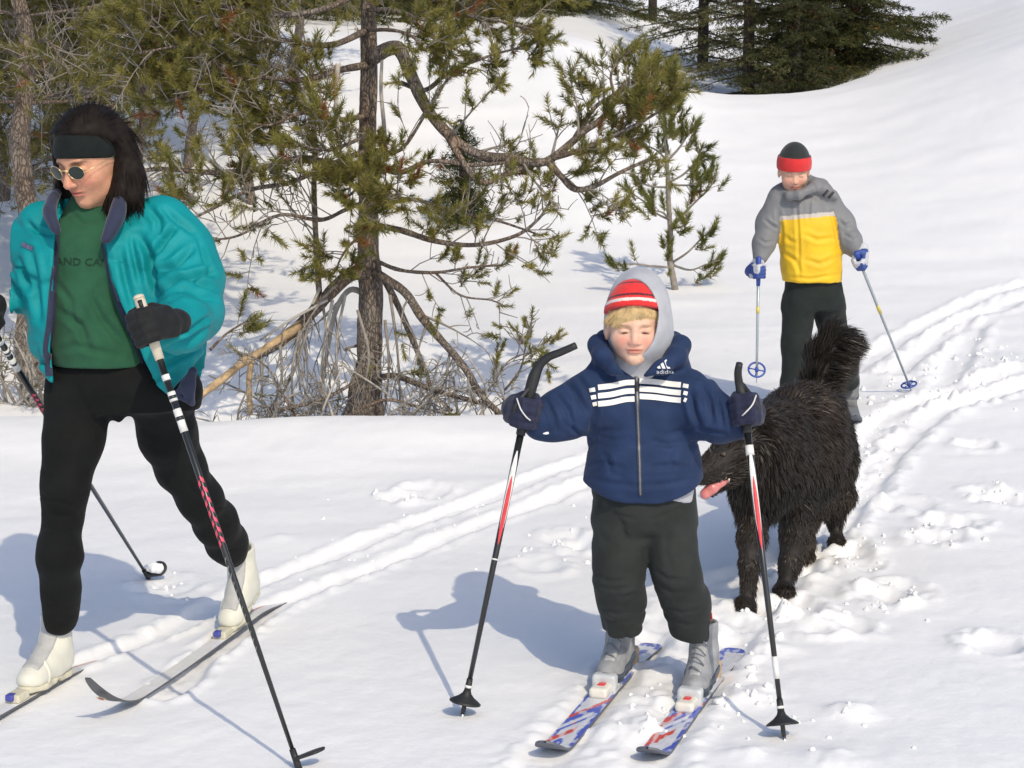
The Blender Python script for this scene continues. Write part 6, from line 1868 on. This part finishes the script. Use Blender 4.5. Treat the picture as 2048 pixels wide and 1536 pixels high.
def sapling():
    Y = float(Gy(1352, 580))
    b = G(1352, 580); b[2] = gz(b[0], b[1]) - .02
    t = Tree('pine_sapling', 'slender young pine standing alone on the open snow', b)
    path = smooth_path(np.array([W(x, y, Y) for x, y in [(1352, 590), (1347, 560), (1340, 520), (1341, 470), (1338, 420), (1336, 370), (1334, 320), (1331, 270), (1328, 225), (1326, 190)]]), 5)
    tube('trunk', path, np.linspace(.026, .007, len(path)), TWIG, t.root, 10)
    S = .060
    def br(pts, n_side=4, ln=.16, size=S, leafy=1.0): t.limb([(x, y, Y + z) for x, y, z in pts], .009, .005, m=TWIG, n_side=n_side, length=ln, size=size, start=.35, up=.25, depth=0, sides=6, leafy=leafy)
    br([(1341, 535, 0), (1300, 532, -.1), (1265, 528, -.1), (1225, 530, -.1)], 3, .12); br([(1345, 530, 0), (1380, 540, .1), (1410, 530, .1), (1440, 520, .1)], 6, .14)
    br([(1345, 525, 0), (1375, 505, -.1), (1400, 480, -.1), (1424, 458, -.1)], 5, .14); br([(1341, 455, 0), (1365, 430, 0), (1395, 400, 0), (1420, 375, 0), (1432, 345, 0)], 8, .16)
    br([(1339, 440, 0), (1310, 425, .1), (1290, 405, .1), (1262, 385, .1)], 6, .15); br([(1338, 440, 0), (1325, 425, -.2), (1300, 420, -.2)], 4, .14); br([(1340, 450, 0), (1360, 455, -.2), (1375, 440, -.2)], 5, .14)
    br([(1337, 375, 0), (1300, 372, .05), (1270, 360, .05)], 6, .15); br([(1336, 365, 0), (1365, 350, 0), (1390, 325, 0), (1402, 300, 0)], 7, .15); br([(1336, 370, 0), (1380, 370, -.1), (1400, 360, -.1)], 6, .13)
    br([(1335, 320, 0), (1355, 300, 0), (1372, 275, 0), (1384, 250, 0)], 7, .14); br([(1334, 320, 0), (1312, 300, .1), (1290, 290, .1)], 5, .14); br([(1334, 300, 0), (1330, 280, -.1), (1345, 260, -.1)], 6, .13)
    br([(1331, 255, 0), (1345, 235, 0), (1350, 215, 0)], 5, .13); br([(1330, 245, 0), (1318, 225, 0), (1310, 205, 0)], 5, .13); br([(1341, 510, 0), (1335, 500, -.15), (1342, 490, -.2)], 3, .1)
    t.tuft(path[-1], V3(0, 0, 1), S)
    for i in range(8, len(path), 3): t.tuft(path[i] + RNG.normal(size=3) * .01, V3(*RNG.normal(size=2) * .5, 1), S * .8)
    for i_ in range(len(t.D)): t.D[i_] = nrm(t.D[i_]) + V3(0, 0, .9)
    return t.finish(n=90, w=.0055, rust=.01, cols=((.115, .135, .034), (.260, .255, .075)))

main_pine()
sapling()
# pines crowding the upper left
PG = 'pines crowding the slope behind the woman'
generic_pine('pine_tree', 'thick-trunked grey pine standing behind the striding woman', 70, 820, 10.6, 4.2, 1.2, 3, PG, whorls=11, bare=.40, trunk_px=54, n=44, dead=.3, leaf=.055)
generic_pine('pine_tree', 'bushy green pine between the thick grey trunk and the broken-limbed pine', 290, 640, 12.4, 3.6, 1.35, 5, PG, whorls=9, bare=.42, trunk_px=24, n=44, leaf=.055)
generic_pine('pine_tree', 'slim pine with bare grey lower twigs beside the thick grey trunk', 205, 700, 13.6, 4.0, 1.3, 9, PG, whorls=10, bare=.36, trunk_px=24, n=40, dead=.35, leaf=.055)
generic_pine('pine_tree', 'shaded pine at the edge of the wood behind the woman\'s shoulder', -60, 640, 12.6, 4.2, 1.5, 12, PG, whorls=12, bare=.2, trunk_px=36, n=40, dead=.2, leaf=.055)
generic_pine('pine_tree', 'pine with reddish cones high behind the broken-limbed pine', 500, 560, 15.5, 4.0, 1.4, 14, PG, whorls=9, bare=.5, trunk_px=22, n=40, leaf=.055)
def brushwood(name, label, spots, Y, seed):
    """dead twigs and low sprigs poking out of the snow"""
    rng = np.random.default_rng(seed)
    x, y = spots[0]; b = W(x, y, Y); b[2] = float(base_z(b[0], b[1]))
    t = Tree(name, label, b, None, 'brush')
    for x, y in spots:
        p = W(x, y, Y); p[2] = float(base_z(p[0], p[1])) - .05
        for k in range(4):
            d = nrm(V3(rng.normal() * .8, rng.normal() * .6, 1.0)); ln_ = .35 + .35 * rng.random()
            q = smooth_path([p, p + d * ln_ * .5 + rng.normal(size=3) * .03, p + d * ln_ + V3(rng.normal() * .12, rng.normal() * .1, -.06)], 4)
            tube('stem', q, np.linspace(.010, .004, len(q)), SILVER if k % 2 else TWIG, t.root, 6)
            t.spray(q, .006, .15, 6, .20, .045, .2, -.3, .1, .7, rng, 1)
    return t.finish(n=30, w=.004, rng=rng)
generic_pine('pine_tree', 'dense low pine filling the gap beyond the thick grey trunk', 130, 600, 14.6, 3.6, 1.5, 21, PG, whorls=11, bare=.30, trunk_px=24, n=36, leaf=.06)
generic_pine('pine_tree', 'dense pine behind the slim bare-twigged pine', 390, 560, 16.5, 4.2, 1.6, 23, PG, whorls=11, bare=.36, trunk_px=22, n=36, leaf=.062)
generic_pine('pine_tree', 'bushy pine at the far end of the row behind the woman', 10, 560, 15.5, 4.2, 1.7, 25, PG, whorls=12, bare=.25, trunk_px=26, n=36, leaf=.062)
generic_pine('pine_tree', 'leafy pine high on the slope behind the reddish-coned pine', 600, 400, 18.5, 3.8, 1.5, 27, PG, whorls=10, bare=.42, trunk_px=20, n=36, leaf=.065)
brushwood('dead_brush', 'tangle of dead grey twigs at the foot of the thick-trunked pine', [(40, 790), (75, 795), (95, 790), (15, 790), (60, 800)], 10.2, 4)
brushwood('dead_brush', 'tangle of dead grey twigs under the broken limb of the pine', [(560, 825), (620, 830), (690, 835), (800, 835), (860, 838), (930, 838), (520, 825)], 9.1, 6)
# ------------------------------------------------------------------ conifers on the rise
FG = 'dark conifers along the crest of the slope'
def far(px, Y, h, r, seed, label, name='spruce_tree', **kw):
    x = (px - 1024) / F_PX * Y
    b = V3(x, Y, float(base_z(x, Y)) - .1)
    return spruce(name, label, b, h, r, seed, FG, **kw)
far(1690, 24.5, 6.0, 1.35, 1, 'broad dark spruce with drooping boughs above the snow edge', dens=1.3, tiers=30)
far(1620, 26.5, 6.5, 1.15, 2, 'tall spruce standing behind the broad dark spruce')
far(1490, 24.2, 5.0, 1.15, 3, 'spindly grey-green fir beside the broad spruce', cols=((.07, .08, .032), (.20, .195, .08)), dens=.45, tiers=18)
far(1400, 28.0, 6.5, 1.2, 4, 'fir with snow glimpsed behind it at the dip of the crest', dens=.40, tiers=20, cols=((.06, .07, .026), (.17, .17, .065)))
far(1585, 23.6, 2.6, .8, 5, 'small fir in front of the taller spruces', dens=.7, tiers=14, cols=((.04, .05, .02), (.085, .095, .035)))
far(1125, 32.0, 8.0, 1.7, 6, 'dark fir rooted beyond the crest, right of the broken-limbed pine')
far(1070, 33.0, 8.0, 2.0, 7, 'dense dark fir seen over the crest beside the pine trunk')
far(960, 31.0, 8.0, 2.0, 8, 'black-green fir at the crest behind the pine\'s arching limb')
far(850, 33.0, 8.5, 2.1, 9, 'dense fir behind the crest next to the pine trunk')
far(640, 30.0, 8.0, 2.1, 10, 'fir hidden behind the pine\'s left branches')
far(500, 29.0, 8.0, 2.1, 11, 'fir deep in the wood behind the pines')
far(330, 27.0, 8.0, 2.1, 12, 'dark fir at the back of the wood')
far(180, 25.0, 8.0, 2.1, 13, 'dark fir behind the thick grey trunk')
far(30, 23.0, 8.0, 2.1, 14, 'dark fir at the end of the row of conifers')
far(-120, 21.0, 8.0, 2.1, 15, 'dark fir outermost in the wood behind the woman')
far(925, 15.0, .95, .30, 16, 'small round fir on the slope beneath the arching limb', name='small_fir', tiers=10, w=.006, cols=((.03, .045, .012), (.07, .085, .02)))
far(1300, 36.0, 6.0, 1.2, 17, 'slim fir beyond the dip in the crest', dens=.35, tiers=18, cols=((.06, .07, .026), (.16, .16, .06)))
far(1060, 38.0, 9.0, 2.2, 18, 'tall fir far behind the crest')
far(760, 38.0, 9.5, 2.3, 19, 'tall fir far back behind the pine trunk')
